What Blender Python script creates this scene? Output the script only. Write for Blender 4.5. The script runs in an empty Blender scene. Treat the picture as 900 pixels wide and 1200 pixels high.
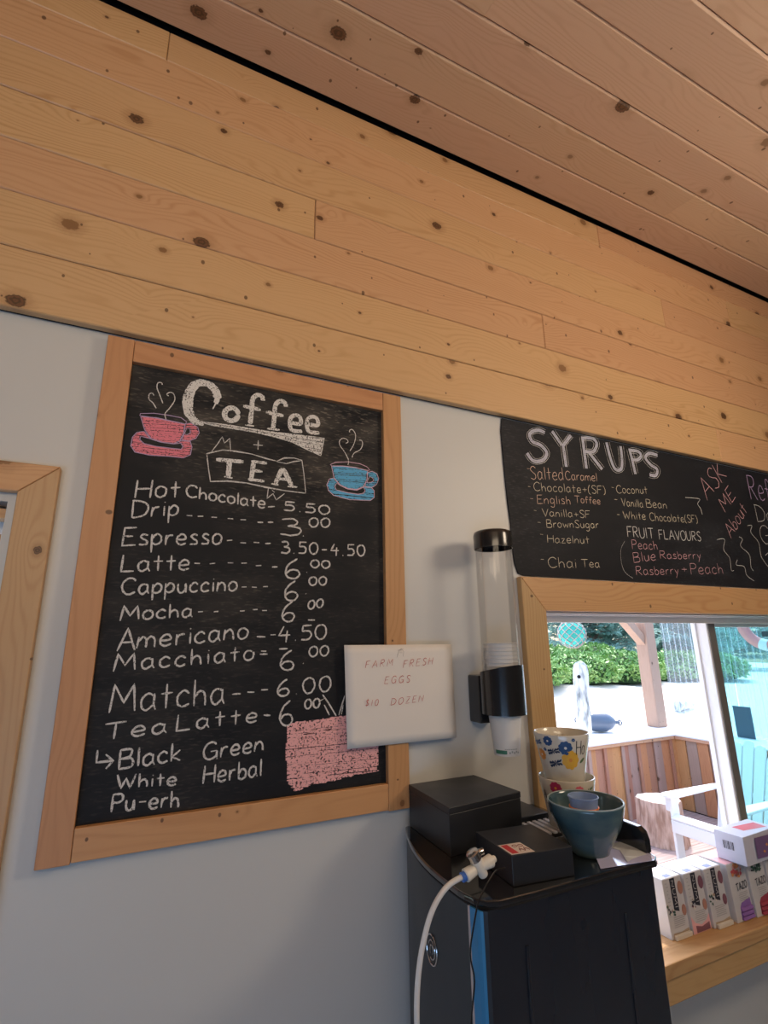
import bpy, bmesh, math, random
from mathutils import Vector, Matrix
random.seed(7)
C = bpy.context.scene
PI = math.pi
R_ = math.radians

# ------------------------------------------------------------------ camera
FOCAL = 593.0            # pixels for a 900 x 1200 frame
YAW, PITCH, ROLL = R_(25.4), R_(14.5), R_(0.8)
CAMZ = 1.5               # height above the shop floor

def camera_axes():
    cy, sy = math.cos(-YAW), math.sin(-YAW)
    cp, sp = math.cos(-PITCH), math.sin(-PITCH)
    cr, sr = math.cos(-ROLL), math.sin(-ROLL)
    W = Matrix(((1, 0, 0), (0, 0, -1), (0, 1, 0)))
    Ry = Matrix(((cy, 0, sy), (0, 1, 0), (-sy, 0, cy)))
    Rp = Matrix(((1, 0, 0), (0, cp, -sp), (0, sp, cp)))
    Rr = Matrix(((cr, -sr, 0), (sr, cr, 0), (0, 0, 1)))
    return (Rr @ Rp @ Ry @ W).transposed()      # rows: world axes in camera (x right, y down, z forward)
AX = camera_axes()
def at(px, py, Y):
    """point of the photograph (pixel) at distance Y from the camera towards the wall; z is above the floor"""
    d = AX @ Vector((px-450, py-600, FOCAL)); d = d*(Y/d.y)
    return Vector((d.x, d.y, d.z+CAMZ))
cam = bpy.data.cameras.new('camera'); camo = bpy.data.objects.new('camera', cam); C.collection.objects.link(camo)
cam.sensor_fit = 'VERTICAL'; cam.sensor_height = 36.0; cam.lens = FOCAL*36.0/1200.0
cam.clip_start = 0.05; cam.clip_end = 300
xr = AX @ Vector((1, 0, 0)); yu = AX @ Vector((0, -1, 0)); zb = AX @ Vector((0, 0, -1))
M = Matrix((xr, yu, zb)).transposed().to_4x4(); M.translation = Vector((0, 0, CAMZ))
camo.matrix_world = M
C.camera = camo

# ------------------------------------------------------------------ view, sky, lights
C.view_settings.view_transform = 'Standard'; C.view_settings.look = 'None'
C.view_settings.gamma = 1.0; C.view_settings.use_curve_mapping = False
C.view_settings.exposure = -0.12
w = bpy.data.worlds.new('sky'); C.world = w; w.use_nodes = True
nt = w.node_tree; bg = nt.nodes['Background']
sky = nt.nodes.new('ShaderNodeTexSky'); sky.sky_type = 'NISHITA'; sky.sun_disc = False
sky.sun_elevation = R_(62); sky.sun_rotation = R_(60); sky.air_density = 1.0; sky.dust_density = 2.5
nt.links.new(sky.outputs[0], bg.inputs[0]); bg.inputs[1].default_value = 0.85

def lamp(name, kind, loc, direction, energy, color, **kw):
    l = bpy.data.lights.new(name, kind); l.energy = energy; l.color = color
    for k, v in kw.items(): setattr(l, k, v)
    o = bpy.data.objects.new(name, l); C.collection.objects.link(o)
    o.location = loc; o.rotation_euler = Vector(direction).to_track_quat('-Z', 'Y').to_euler()
    return o
lamp('sun', 'SUN', (4, 6, 9), (-0.22, -0.28, -0.93), 4.2, (1.0, 0.95, 0.88), angle=R_(1.0))
# daylight through the windows behind the photographer, and a warm lamp at upper right
lamp('daylight_rear', 'AREA', (-1.3, -1.6, 0.50), (0.30, 1.0, -0.05), 19, (0.40, 0.64, 1.0), shape='RECTANGLE', size=2.0, size_y=0.7)
lamp('warm_light', 'AREA', (1.9, -0.35, 2.30), (-0.38, 0.75, -0.02), 13, (1.0, 0.80, 0.59), shape='RECTANGLE', size=0.5, size_y=0.4)
lamp('warm_light', 'AREA', (-0.1, -0.9, 2.15), (0.15, 1.0, 0.42), 13.5, (1.0, 0.79, 0.56), shape='RECTANGLE', size=1.4, size_y=0.5)  # unseen second warm light, added and tilted up to brighten ceiling and upper wall

# ------------------------------------------------------------------ object helpers
def link(o): C.collection.objects.link(o); return o
def empty(name, loc, rz=0.0):
    o = link(bpy.data.objects.new(name, None)); o.location = loc; o.rotation_euler = (0, 0, rz); o.empty_display_size = 0.05
    return o
def tag(o, label=None, cat=None, group=None, kind=None):
    if label: o['label'] = label
    if cat: o['category'] = cat
    if group: o['group'] = group
    if kind: o['kind'] = kind
    return o
def thing(name, loc, label, cat, group=None, rz=0.0):
    return tag(empty(name, loc, rz), label, cat, group)
def origin(o):
    """world location of an (unscaled) object from its own transform chain"""
    m = o.matrix_basis.copy(); p = o.parent
    while p: m = p.matrix_basis @ m; p = p.parent
    return m
class MB:
    """collects shapes in WORLD coordinates (or local ones when local=True at build)"""
    def __init__(s): s.v = []; s.f = []
    def add(s, vs, fs):
        n = len(s.v); s.v += [Vector(v) for v in vs]; s.f += [tuple(i+n for i in f) for f in fs]; return s
    def box(s, x0, x1, y0, y1, z0, z1, b=0.0):
        if b <= 0:
            vs = [(x, y, z) for z in (z0, z1) for y in (y0, y1) for x in (x0, x1)]
            return s.add(vs, [(0, 2, 3, 1), (4, 5, 7, 6), (0, 1, 5, 4), (2, 6, 7, 3), (0, 4, 6, 2), (1, 3, 7, 5)])
        bm = bmesh.new(); bmesh.ops.create_cube(bm, size=1.0)
        for v in bm.verts: v.co = Vector(((x0+x1)/2+v.co.x*(x1-x0), (y0+y1)/2+v.co.y*(y1-y0), (z0+z1)/2+v.co.z*(z1-z0)))
        bmesh.ops.bevel(bm, geom=bm.edges[:], offset=b, segments=2, affect='EDGES', profile=0.5)
        bm.verts.index_update()
        s.add([v.co.copy() for v in bm.verts], [[v.index for v in f.verts] for f in bm.faces]); bm.free(); return s
    def beam(s, a, b, w, h, up=(0, 0, 1)):
        a = Vector(a); b = Vector(b); d = (b-a).normalized(); u = Vector(up); sd = d.cross(u).normalized(); u = sd.cross(d)
        vs = [p+sd*(i*w/2)+u*(j*h/2) for p in (a, b) for (i, j) in ((-1, -1), (1, -1), (1, 1), (-1, 1))]
        return s.add(vs, [(0, 1, 2, 3), (7, 6, 5, 4), (0, 4, 5, 1), (1, 5, 6, 2), (2, 6, 7, 3), (3, 7, 4, 0)])
    def tube(s, pts, r, n=10, caps=True):
        pts = [Vector(p) for p in pts]; rr = r if isinstance(r, (list, tuple)) else [r]*len(pts)
        vs = []; fs = []; pu = None
        for i, p in enumerate(pts):
            d = (pts[min(i+1, len(pts)-1)]-pts[max(i-1, 0)])
            d = d.normalized() if d.length > 1e-9 else Vector((0, 0, 1))
            if pu is None: pu = d.orthogonal().normalized()
            u = (pu-d*pu.dot(d)); u = u.normalized() if u.length > 1e-6 else d.orthogonal().normalized(); pu = u; v = d.cross(u)
            for k in range(n):
                a = 2*PI*k/n; vs.append(p+(u*math.cos(a)+v*math.sin(a))*rr[i])
        for i in range(len(pts)-1):
            for k in range(n):
                fs.append((i*n+k, i*n+(k+1) % n, (i+1)*n+(k+1) % n, (i+1)*n+k))
        if caps: fs += [tuple(range(n))[::-1], tuple((len(pts)-1)*n+k for k in range(n))]
        return s.add(vs, fs)
    def lathe(s, c, prof, n=32, ring=False):
        """prof: list of (r, z) from bottom outside up and down the inside; c = centre"""
        c = Vector(c); vs = []; fs = []
        for r, z in prof:
            for k in range(n):
                a = 2*PI*k/n; vs.append(c+Vector((r*math.cos(a), r*math.sin(a), z)))
        for i in range(len(prof)-1):
            for k in range(n): fs.append((i*n+k, i*n+(k+1) % n, (i+1)*n+(k+1) % n, (i+1)*n+k))
        loop = (Vector(prof[0])-Vector(prof[-1])).length < 1e-6
        if loop or ring: return s.add(vs, fs)
        if prof[0][0] > 0: fs.append(tuple(range(n))[::-1])
        if prof[-1][0] > 0: fs.append(tuple((len(prof)-1)*n+k for k in range(n)))
        return s.add(vs, fs)
    def prism(s, poly, z0, z1):
        n = len(poly)
        vs = [(p[0], p[1], z0) for p in poly]+[(p[0], p[1], z1) for p in poly]
        fs = [tuple(range(n))[::-1], tuple(range(n, 2*n))]+[(i, (i+1) % n, n+(i+1) % n, n+i) for i in range(n)]
        return s.add(vs, fs)
    def prism_y(s, poly, y0, y1):
        n = len(poly)
        vs = [(p[0], y0, p[1]) for p in poly]+[(p[0], y1, p[1]) for p in poly]
        fs = [tuple(range(n)), tuple(range(n, 2*n))[::-1]]+[(i, n+i, n+(i+1) % n, (i+1) % n) for i in range(n)]
        return s.add(vs, fs)
    def xform(s, m): s.v = [m @ v for v in s.v]; return s
    def build(s, name, mat, parent=None, smooth=False, local=False, auto=None):
        me = bpy.data.meshes.new(name)
        if local: off = Vector((0, 0, 0)); vs = s.v
        elif parent is not None:
            mi = origin(parent).inverted(); vs = [mi @ v for v in s.v]
        else: vs = s.v
        # every mesh gets its own centre as object origin so that textures and tilts are its own
        mn = Vector([min(v[i] for v in vs) for i in range(3)]); mx = Vector([max(v[i] for v in vs) for i in range(3)])
        c = Vector((0, 0, 0)) if local else (mn+mx)/2
        me.from_pydata([v-c for v in vs], [], s.f)
        bm = bmesh.new(); bm.from_mesh(me); bmesh.ops.recalc_face_normals(bm, faces=bm.faces); bm.to_mesh(me); bm.free()
        if mat: me.materials.append(mat)
        if smooth:
            for p in me.polygons: p.use_smooth = True
            me.set_sharp_from_angle(angle=R_(auto or 40))
        o = bpy.data.objects.new(name, me); link(o); o.location = c
        if parent is not None: o.parent = parent
        return o
def box(name, mat, parent, x0, x1, y0, y1, z0, z1, b=0.0, kind=None):
    o = MB().box(x0, x1, y0, y1, z0, z1, b).build(name, mat, parent)
    if kind: o['kind'] = kind
    return o
def copy_tree(o, parent=None):
    c = o.copy(); link(c); c.parent = parent
    for ch in list(o.children): copy_tree(ch, c)
    return c

# ------------------------------------------------------------------ materials
def mat(name, color=(.8, .8, .8), rough=.5, metal=0.0, spec=None, coat=0.0, coat_r=.1, trans=0.0, ior=None, alpha=None):
    m = bpy.data.materials.new(name); m.use_nodes = True; b = m.node_tree.nodes['Principled BSDF']
    b.inputs['Base Color'].default_value = (*color, 1); b.inputs['Roughness'].default_value = rough; b.inputs['Metallic'].default_value = metal
    if spec is not None: b.inputs['Specular IOR Level'].default_value = spec
    if coat: b.inputs['Coat Weight'].default_value = coat; b.inputs['Coat Roughness'].default_value = coat_r
    if trans: b.inputs['Transmission Weight'].default_value = trans
    if ior: b.inputs['IOR'].default_value = ior
    if alpha is not None: b.inputs['Alpha'].default_value = alpha
    return m
class NG:
    def __init__(s, m): s.t = m.node_tree; s.N = s.t.nodes; s.b = s.N['Principled BSDF']
    def n(s, typ, **kw):
        o = s.N.new(typ)
        for k, v in kw.items():
            if k.startswith('i_'): 
                key = k[2:]; key = int(key) if key.isdigit() else key.replace('_', ' ')
                o.inputs[key].default_value = v
            else: setattr(o, k, v)
        return o
    def l(s, a, b): s.t.links.new(a, b)
    def math(s, op, a, b=None, c=None, clamp=False):
        o = s.N.new('ShaderNodeMath'); o.operation = op; o.use_clamp = clamp
        for i, x in enumerate((a, b, c)):
            if x is None: continue
            if isinstance(x, (int, float)): o.inputs[i].default_value = x
            else: s.l(x, o.inputs[i])
        return o.outputs[0]
    def mix(s, f, a, b, blend='MIX'):
        o = s.N.new('ShaderNodeMix'); o.data_type = 'RGBA'; o.blend_type = blend
        for i, x in ((0, f), (6, a), (7, b)):
            if isinstance(x, (int, float)): o.inputs[i].default_value = x
            elif isinstance(x, (tuple, list)): o.inputs[i].default_value = (*x, 1) if len(x) == 3 else x
            else: s.l(x, o.inputs[i])
        return o.outputs[2]
    def ramp(s, f, stops):
        o = s.N.new('ShaderNodeValToRGB'); e = o.color_ramp.elements
        while len(e) < len(stops): e.new(0.5)
        for i, (p, c) in enumerate(stops):
            e[i].position = p; e[i].color = (*c, 1) if len(c) == 3 else c
        s.l(f, o.inputs[0]); return o.outputs[0]
    def bump(s, h, strength=.2, dist=.002):
        o = s.N.new('ShaderNodeBump'); o.inputs['Strength'].default_value = strength; o.inputs['Distance'].default_value = dist
        s.l(h, o.inputs['Height']); s.l(o.outputs[0], s.b.inputs['Normal'])

def wood(name, light, dark, knot=(.05, .022, .010), axis='X', cross='Z', ring=1.0, knots=True, rough=.5, coat=0.0, vary=.12, kd=(2.4, 7.5), kr=.085):
    """solid timber: grain runs along `axis` of the piece's own space, knots on the axis/cross plane"""
    m = mat(name, light, rough); g = NG(m)
    tc = g.n('ShaderNodeTexCoord'); oi = g.n('ShaderNodeObjectInfo')
    sep = g.n('ShaderNodeSeparateXYZ'); g.l(tc.outputs['Object'], sep.inputs[0])
    ids = {'X': 0, 'Y': 1, 'Z': 2}; third = [a for a in 'XYZ' if a not in (axis, cross)][0]
    r = oi.outputs['Random']
    L = g.math('ADD', sep.outputs[ids[axis]], g.math('MULTIPLY', r, 61.0))
    W = g.math('ADD', sep.outputs[ids[cross]], g.math('MULTIPLY', r, 17.3))
    T = sep.outputs[ids[third]]
    # knots
    cb = g.n('ShaderNodeCombineXYZ'); g.l(g.math('MULTIPLY', L, kd[0]), cb.inputs[0]); g.l(g.math('MULTIPLY', W, kd[1]), cb.inputs[1])
    vo = g.n('ShaderNodeTexVoronoi', voronoi_dimensions='2D', i_Scale=1.0, i_Randomness=1.0); g.l(cb.outputs[0], vo.inputs['Vector'])
    pos = g.n('ShaderNodeVectorMath', operation='SUBTRACT'); g.l(cb.outputs[0], pos.inputs[0]); g.l(vo.outputs['Position'], pos.inputs[1])
    sp = g.n('ShaderNodeSeparateXYZ'); g.l(pos.outputs[0], sp.inputs[0])
    dx = g.math('DIVIDE', sp.outputs[0], kd[0]); dy = g.math('DIVIDE', sp.outputs[1], kd[1])
    d = g.math('SQRT', g.math('ADD', g.math('POWER', g.math('ABSOLUTE', g.math('MULTIPLY', dx, .8)), 2.0), g.math('POWER', g.math('ABSOLUTE', dy), 2.0)))   # metres
    cs = g.n('ShaderNodeSeparateColor'); g.l(vo.outputs['Color'], cs.inputs[0])
    nz = g.n('ShaderNodeTexNoise', noise_dimensions='3D', i_Scale=1.0, i_Detail=2.0); 
    cn = g.n('ShaderNodeCombineXYZ'); g.l(g.math('MULTIPLY', L, 1.6), cn.inputs[0]); g.l(g.math('MULTIPLY', W, 9.0), cn.inputs[1]); g.l(g.math('MULTIPLY', T, 9.0), cn.inputs[2])
    g.l(cn.outputs[0], nz.inputs['Vector'])
    # ring coordinate: wavy along the plank, lifted around the knots
    infl = g.math('MULTIPLY', g.math('POWER', 2.718, g.math('MULTIPLY', d, -34.0)), .035)
    rc = g.math('ADD', g.math('ADD', W, g.math('MULTIPLY', nz.outputs[0], .17)), infl)
    rc = g.math('ADD', rc, g.math('MULTIPLY', T, .35))
    rings = g.math('SINE', g.math('MULTIPLY', rc, 520.0*ring))
    fine = g.n('ShaderNodeTexNoise', noise_dimensions='3D', i_Scale=1.0, i_Detail=3.0)
    cf = g.n('ShaderNodeCombineXYZ'); g.l(g.math('MULTIPLY', L, 12.0), cf.inputs[0]); g.l(g.math('MULTIPLY', W, 420.0), cf.inputs[1]); g.l(g.math('MULTIPLY', T, 420.0), cf.inputs[2])
    g.l(cf.outputs[0], fine.inputs['Vector'])
    broad = g.n('ShaderNodeTexNoise', noise_dimensions='3D', i_Scale=1.0, i_Detail=2.0)
    cbn = g.n('ShaderNodeCombineXYZ'); g.l(g.math('MULTIPLY', L, .9), cbn.inputs[0]); g.l(g.math('MULTIPLY', W, 14.0), cbn.inputs[1]); g.l(T, cbn.inputs[2]); g.l(cbn.outputs[0], broad.inputs['Vector'])
    # ring strength fades in and out over the plank
    f1 = g.math('MULTIPLY', g.math('POWER', g.math('ADD', g.math('MULTIPLY', rings, .5), .5), 3.0), g.math('SUBTRACT', g.math('MULTIPLY', broad.outputs[0], 1.5), .35, clamp=True))
    f = g.math('ADD', g.math('MULTIPLY', f1, .75), g.math('MULTIPLY', g.math('SUBTRACT', fine.outputs[0], .45), .35), clamp=True)
    col = g.mix(f, light, dark)
    hs = g.n('ShaderNodeHueSaturation'); g.l(col, hs.inputs['Color'])
    r2 = g.math('FRACT', g.math('MULTIPLY', r, 7.31))
    g.l(g.math('ADD', 1.0-vary/2, g.math('MULTIPLY', r2, vary)), hs.inputs['Value'])
    g.l(g.math('ADD', .492, g.math('MULTIPLY', g.math('FRACT', g.math('MULTIPLY', r, 3.7)), .016)), hs.inputs['Hue'])
    col = hs.outputs[0]
    if knots:
        kr_ = g.math('MULTIPLY', g.math('POWER', cs.outputs[0], 1.7), kr*.150)       # radius in metres
        kr_ = g.math('ADD', kr_, .0016)
        q = g.math('DIVIDE', d, kr_)
        wob = g.n('ShaderNodeTexNoise', i_Scale=160.0, i_Detail=1.0); g.l(tc.outputs['Object'], wob.inputs['Vector'])
        q = g.math('ADD', q, g.math('MULTIPLY', g.math('SUBTRACT', wob.outputs[0], .5), .7))
        gate = g.math('GREATER_THAN', cs.outputs[1], .22)
        halo = g.math('MULTIPLY', g.math('SUBTRACT', 1.0, g.math('DIVIDE', q, 2.6), clamp=True), gate)
        col = g.mix(g.math('MULTIPLY', halo, .75), col, tuple(a*.72 for a in dark))
        core = g.math('MULTIPLY', g.math('MULTIPLY', g.math('SUBTRACT', 1.15, q), 5.0, clamp=True), gate)
        kc = g.mix(g.math('MULTIPLY', g.math('ADD', g.math('SINE', g.math('MULTIPLY', q, 11.0)), 1.0), .5), knot, tuple(min(1, a*2.8) for a in knot))
        kc = g.mix(g.math('LESS_THAN', cs.outputs[2], .5), kc, tuple(a*.55 for a in dark))
        col = g.mix(g.math('MULTIPLY', core, .92), col, kc)
        c2_ = g.n('ShaderNodeCombineXYZ'); g.l(g.math('MULTIPLY', L, 7.0), c2_.inputs[0]); g.l(g.math('MULTIPLY', W, 15.0), c2_.inputs[1])
        v2 = g.n('ShaderNodeTexVoronoi', voronoi_dimensions='2D', i_Scale=1.0, i_Randomness=1.0); g.l(c2_.outputs[0], v2.inputs['Vector'])
        p2 = g.n('ShaderNodeVectorMath', operation='SUBTRACT'); g.l(c2_.outputs[0], p2.inputs[0]); g.l(v2.outputs['Position'], p2.inputs[1])
        s2 = g.n('ShaderNodeSeparateXYZ'); g.l(p2.outputs[0], s2.inputs[0]); k2 = g.n('ShaderNodeSeparateColor'); g.l(v2.outputs['Color'], k2.inputs[0])
        d2 = g.math('SQRT', g.math('ADD', g.math('POWER', g.math('ABSOLUTE', g.math('DIVIDE', s2.outputs[0], 7.0)), 2.0), g.math('POWER', g.math('ABSOLUTE', g.math('DIVIDE', s2.outputs[1], 20.0)), 2.0)))
        q2 = g.math('DIVIDE', d2, g.math('ADD', .0014, g.math('MULTIPLY', k2.outputs[2], .0036)))
        e2 = g.math('MULTIPLY', g.math('MULTIPLY', g.math('SUBTRACT', 1.1, q2), 3.0, clamp=True), g.math('GREATER_THAN', k2.outputs[1], .62))
        col = g.mix(g.math('MULTIPLY', e2, .8), col, tuple(min(1, a*1.6) for a in knot))
    g.l(col, g.b.inputs['Base Color'])
    if coat: g.b.inputs['Coat Weight'].default_value = coat; g.b.inputs['Coat Roughness'].default_value = .25
    g.bump(g.math('ADD', g.math('MULTIPLY', f1, -.5), fine.outputs[0]), .18, .0006)
    return m

def noisy(name, c1, c2, scale=(8, 8, 8), rough=.6, detail=4.0, lo=.35, hi=.65, bump=0.0, bd=.001, **kw):
    m = mat(name, c1, rough, **kw); g = NG(m); tc = g.n('ShaderNodeTexCoord')
    mp = g.n('ShaderNodeMapping'); mp.inputs['Scale'].default_value = scale; g.l(tc.outputs['Object'], mp.inputs[0])
    nz = g.n('ShaderNodeTexNoise', i_Scale=1.0, i_Detail=detail); g.l(mp.outputs[0], nz.inputs['Vector'])
    g.l(g.ramp(nz.outputs[0], [(lo, c1), (hi, c2)]), g.b.inputs['Base Color'])
    if bump: g.bump(nz.outputs[0], bump, bd)
    return m

M_pine = wood('pine_wall_planks', (.63, .385, .205), (.45, .225, .09), axis='X', cross='Z', rough=.38, coat=.15, vary=.11, kd=(3.6, 8.5))
M_pinec = wood('pine_ceiling_planks', (.70, .49, .34), (.54, .33, .20), axis='X', cross='Y', rough=.5, vary=.2, kd=(3.2, 8.0), kr=.10)
M_trimH = wood('fir_trim_across', (.60, .36, .165), (.45, .215, .08), axis='X', cross='Z', rough=.45, kd=(1.4, 5.0))
M_trimV = wood('fir_trim_upright', (.57, .37, .18), (.43, .23, .09), axis='Z', cross='X', rough=.45, kd=(1.4, 5.0))
M_trimY = wood('fir_sill_top', (.60, .36, .165), (.45, .215, .08), axis='X', cross='Y', rough=.45, kd=(1.4, 5.0))
M_frH = wood('cedar_frame_rail', (.60, .32, .14), (.43, .195, .07), axis='X', cross='Z', rough=.5, kd=(1.7, 6.0), ring=.6)
M_frV = wood('cedar_frame_stile', (.57, .30, .135), (.40, .18, .07), axis='Z', cross='X', rough=.5, kd=(1.7, 6.0), ring=.6)
M_wall = noisy('painted_plasterboard', (.59, .60, .595), (.62, .63, .625), (1.5, 1.5, .6), rough=.42, bump=.05, bd=.002)
M_dark = mat('dark_backing', (.012, .010, .009), .9)
M_vinyl = mat('white_vinyl', (.80, .77, .75), .35)
M_vinylw = mat('bright_white_vinyl', (.84, .85, .88), .3)
M_vinyld = mat('shaded_stile_vinyl', (.15, .14, .135), .5)  # dark colour for the shaded room side of the white stile
M_floor = noisy('grey_floor_paint', (.40, .38, .36), (.46, .44, .42), (3, 3, 3), rough=.4)
M_ceil = mat('plain_back_wall_paint', (.42, .38, .33), .6)

def chalkboard(name, base, haze, sc=(7, 7, 22), zlo=-.2, zhi=.45, lowk=.25):
    m = mat(name, base, .60, spec=.22); g = NG(m); tc = g.n('ShaderNodeTexCoord')
    def nz(s, det=5.0):
        mp = g.n('ShaderNodeMapping'); mp.inputs['Scale'].default_value = s; g.l(tc.outputs['Object'], mp.inputs[0])
        n = g.n('ShaderNodeTexNoise', i_Scale=1.0, i_Detail=det); g.l(mp.outputs[0], n.inputs['Vector']); return n.outputs[0]
    big = nz((2.6, 2.6, 2.6), 3.0); st = nz(sc); fi = nz((60, 60, 260), 2.0)
    f = g.math('MULTIPLY', g.math('MULTIPLY', g.math('SUBTRACT', big, .40, clamp=True), 2.2), g.math('SUBTRACT', st, .36, clamp=True))
    f2 = g.math('MULTIPLY', g.math('SUBTRACT', fi, .55, clamp=True), g.math('MULTIPLY', g.math('SUBTRACT', big, .42, clamp=True), 9.0))
    sz = g.n('ShaderNodeSeparateXYZ'); g.l(tc.outputs['Object'], sz.inputs[0]); mr = g.n('ShaderNodeMapRange', interpolation_type='SMOOTHSTEP')
    for k_, v_ in (('From Min', zlo), ('From Max', zhi), ('To Min', lowk), ('To Max', 1.6)): mr.inputs[k_].default_value = v_
    g.l(sz.outputs[2], mr.inputs[0])
    f = g.math('MULTIPLY', g.math('ADD', g.math('MULTIPLY', f, 1.2), f2), mr.outputs[0], clamp=True)
    g.l(g.mix(f, base, haze), g.b.inputs['Base Color'])
    return m
M_board = chalkboard('black_chalkboard_paint', (.010, .0115, .0155), (.33, .29, .24))  # faint blue in both board bases stands in for reflected blue light
M_board2 = chalkboard('black_chalkboard_film', (.010, .0115, .0165), (.20, .21, .25), zlo=5, zhi=6, lowk=.35)

def chalk(name, col, cover=.62, scale=420.0):
    m = mat(name, col, .95); g = NG(m); tc = g.n('ShaderNodeTexCoord')
    n = g.n('ShaderNodeTexNoise', i_Scale=scale, i_Detail=1.5); g.l(tc.outputs['Object'], n.inputs['Vector'])
    n2 = g.n('ShaderNodeTexNoise', i_Scale=60.0, i_Detail=1.0); g.l(tc.outputs['Object'], n2.inputs['Vector'])
    v = g.math('ADD', n.outputs[0], g.math('MULTIPLY', g.math('SUBTRACT', n2.outputs[0], .5), .35))
    a = g.math('MULTIPLY', g.math('SUBTRACT', v, 1.0-cover-.08), 7.0, clamp=True)
    g.l(a, g.b.inputs['Alpha']); return m
K_white = chalk('white_chalk', (.66, .645, .625), .62)
K_bold = chalk('dense_white_chalk', (.74, .725, .70), .60, 300.0)
K_pink = chalk('pink_chalk', (.80, .24, .30), .66, 260.0)
K_rose = chalk('pale_rose_chalk', (.86, .45, .45), .60, 230.0)
K_purple = chalk('lilac_chalk', (.48, .36, .56), .7)
K_blue = chalk('blue_chalk', (.13, .44, .72), .70, 260.0)
K_lpink = chalk('pale_lilac_pink_chalk', (.68, .46, .58), .74)
K_ink = mat('white_chalk_marker', (.66, .66, .66), .8)
K_cream = mat('peach_chalk_marker', (.72, .52, .42), .8)
K_yel = mat('cream_chalk_marker', (.66, .60, .47), .8)
K_rosem = mat('rose_chalk_marker', (.72, .42, .47), .8)
K_viol = mat('violet_chalk_marker', (.48, .36, .62), .8)
K_syr = chalk('lavender_marker_fill', (.47, .49, .62), .62, 330.0)
K_red = mat('red_pen_ink', (.50, .07, .06), .7)
K_grey = mat('grey_pencil', (.36, .35, .34), .8)
K_black = mat('black_print', (.03, .03, .035), .6)

# ------------------------------------------------------------------ the room shell
YW = 1.12                       # face of the painted wall
Z = lambda z: z+CAMZ            # heights measured from the lens
WX0, WX1, WZ0, WZ1 = 1.03, 3.0, Z(-0.74), Z(.075)          # serving window opening
LX1, LX0, LZ1, LZ0 = -0.245, -1.05, Z(.265), Z(-.95)       # window left of the chalkboard
wall = MB()
def wall_grid(xs, zs, holes, y0, y1):
    for i in range(len(xs)-1):
        for j in range(len(zs)-1):
            cx, cz = (xs[i]+xs[i+1])/2, (zs[j]+zs[j+1])/2
            if any(a < cx < b and c < cz < d for a, b, c, d in holes): continue
            wall.box(xs[i], xs[i+1], y0, y1, zs[j], zs[j+1])
wall_grid([-3.0, LX0, LX1, WX0, WX1, 4.2], [0, LZ0, WZ0, WZ1, LZ1, 3.30], [(WX0, WX1, WZ0, WZ1), (LX0, LX1, LZ0, LZ1)], YW, YW+.16)
wo = wall.build('wall_back', M_wall); tag(wo, kind='structure')
bm = bmesh.new(); bm.from_mesh(wo.data); bmesh.ops.remove_doubles(bm, verts=bm.verts, dist=1e-5)
bm.to_mesh(wo.data); bm.free()
box('wall_left', M_ceil, None, -3.1, -3.0, -3.2, YW+.16, 0, 3.4, kind='structure')
box('wall_right', M_ceil, None, 4.2, 4.3, -3.2, YW+.16, 0, 3.4, kind='structure')
box('wall_front', M_ceil, None, -3.1, 4.3, -3.3, -3.2, 0, 3.4, kind='structure')
box('floor', M_floor, None, -3.1, 4.3, -3.3, YW+.16, -.1, 0, kind='structure')

# upper wall: pine tongue-and-groove planks in seven rows, proud of the plaster
def plank_mesh(mb, x0, x1, z0, z1, yf, th=.018, c=.0022):
    """face towards -y at yf, edges eased to a small v-joint"""
    prof = [(z0, yf+th), (z0, yf+c), (z0+c, yf), (z1-c, yf), (z1, yf+c), (z1, yf+th)]
    vs = []; n = len(prof)
    for x, ins in ((x0, 1), (x0+c, 0), (x1-c, 0), (x1, 1)):
        for (z, y) in prof: vs.append((x, max(y, yf+c) if ins else y, z))
    fs = [tuple(range(n))[::-1], tuple(3*n+i for i in range(n))]
    for k in range(3):
        for i in range(n): fs.append((k*n+i, k*n+(i+1) % n, (k+1)*n+(i+1) % n, (k+1)*n+i))
    return mb.add(vs, fs)
wu = box('wall_upper', M_dark, None, -3.0, 4.2, 1.112, YW, Z(.655), Z(1.60), kind='structure')
rows = [.652, .790, .921, 1.050, 1.180, 1.311, 1.443, 1.5415]
joints = [[1.95], [-1.1, 2.6], [1.11], [.325, 2.9], [-.55, 1.75], [-1.3, 2.2], [-.075, 1.44]]
for i in range(7):
    xs = [-2.99]+joints[i]+[4.19]
    for a, b in zip(xs[:-1], xs[1:]):
        m = MB(); dy = random.uniform(-.0008, .0008)
        plank_mesh(m, a+.0006, b-.0006, Z(rows[i])+.0008, Z(rows[i+1])-.0008, 1.094+dy)
        m.build('plank', M_pine, wu)

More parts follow.
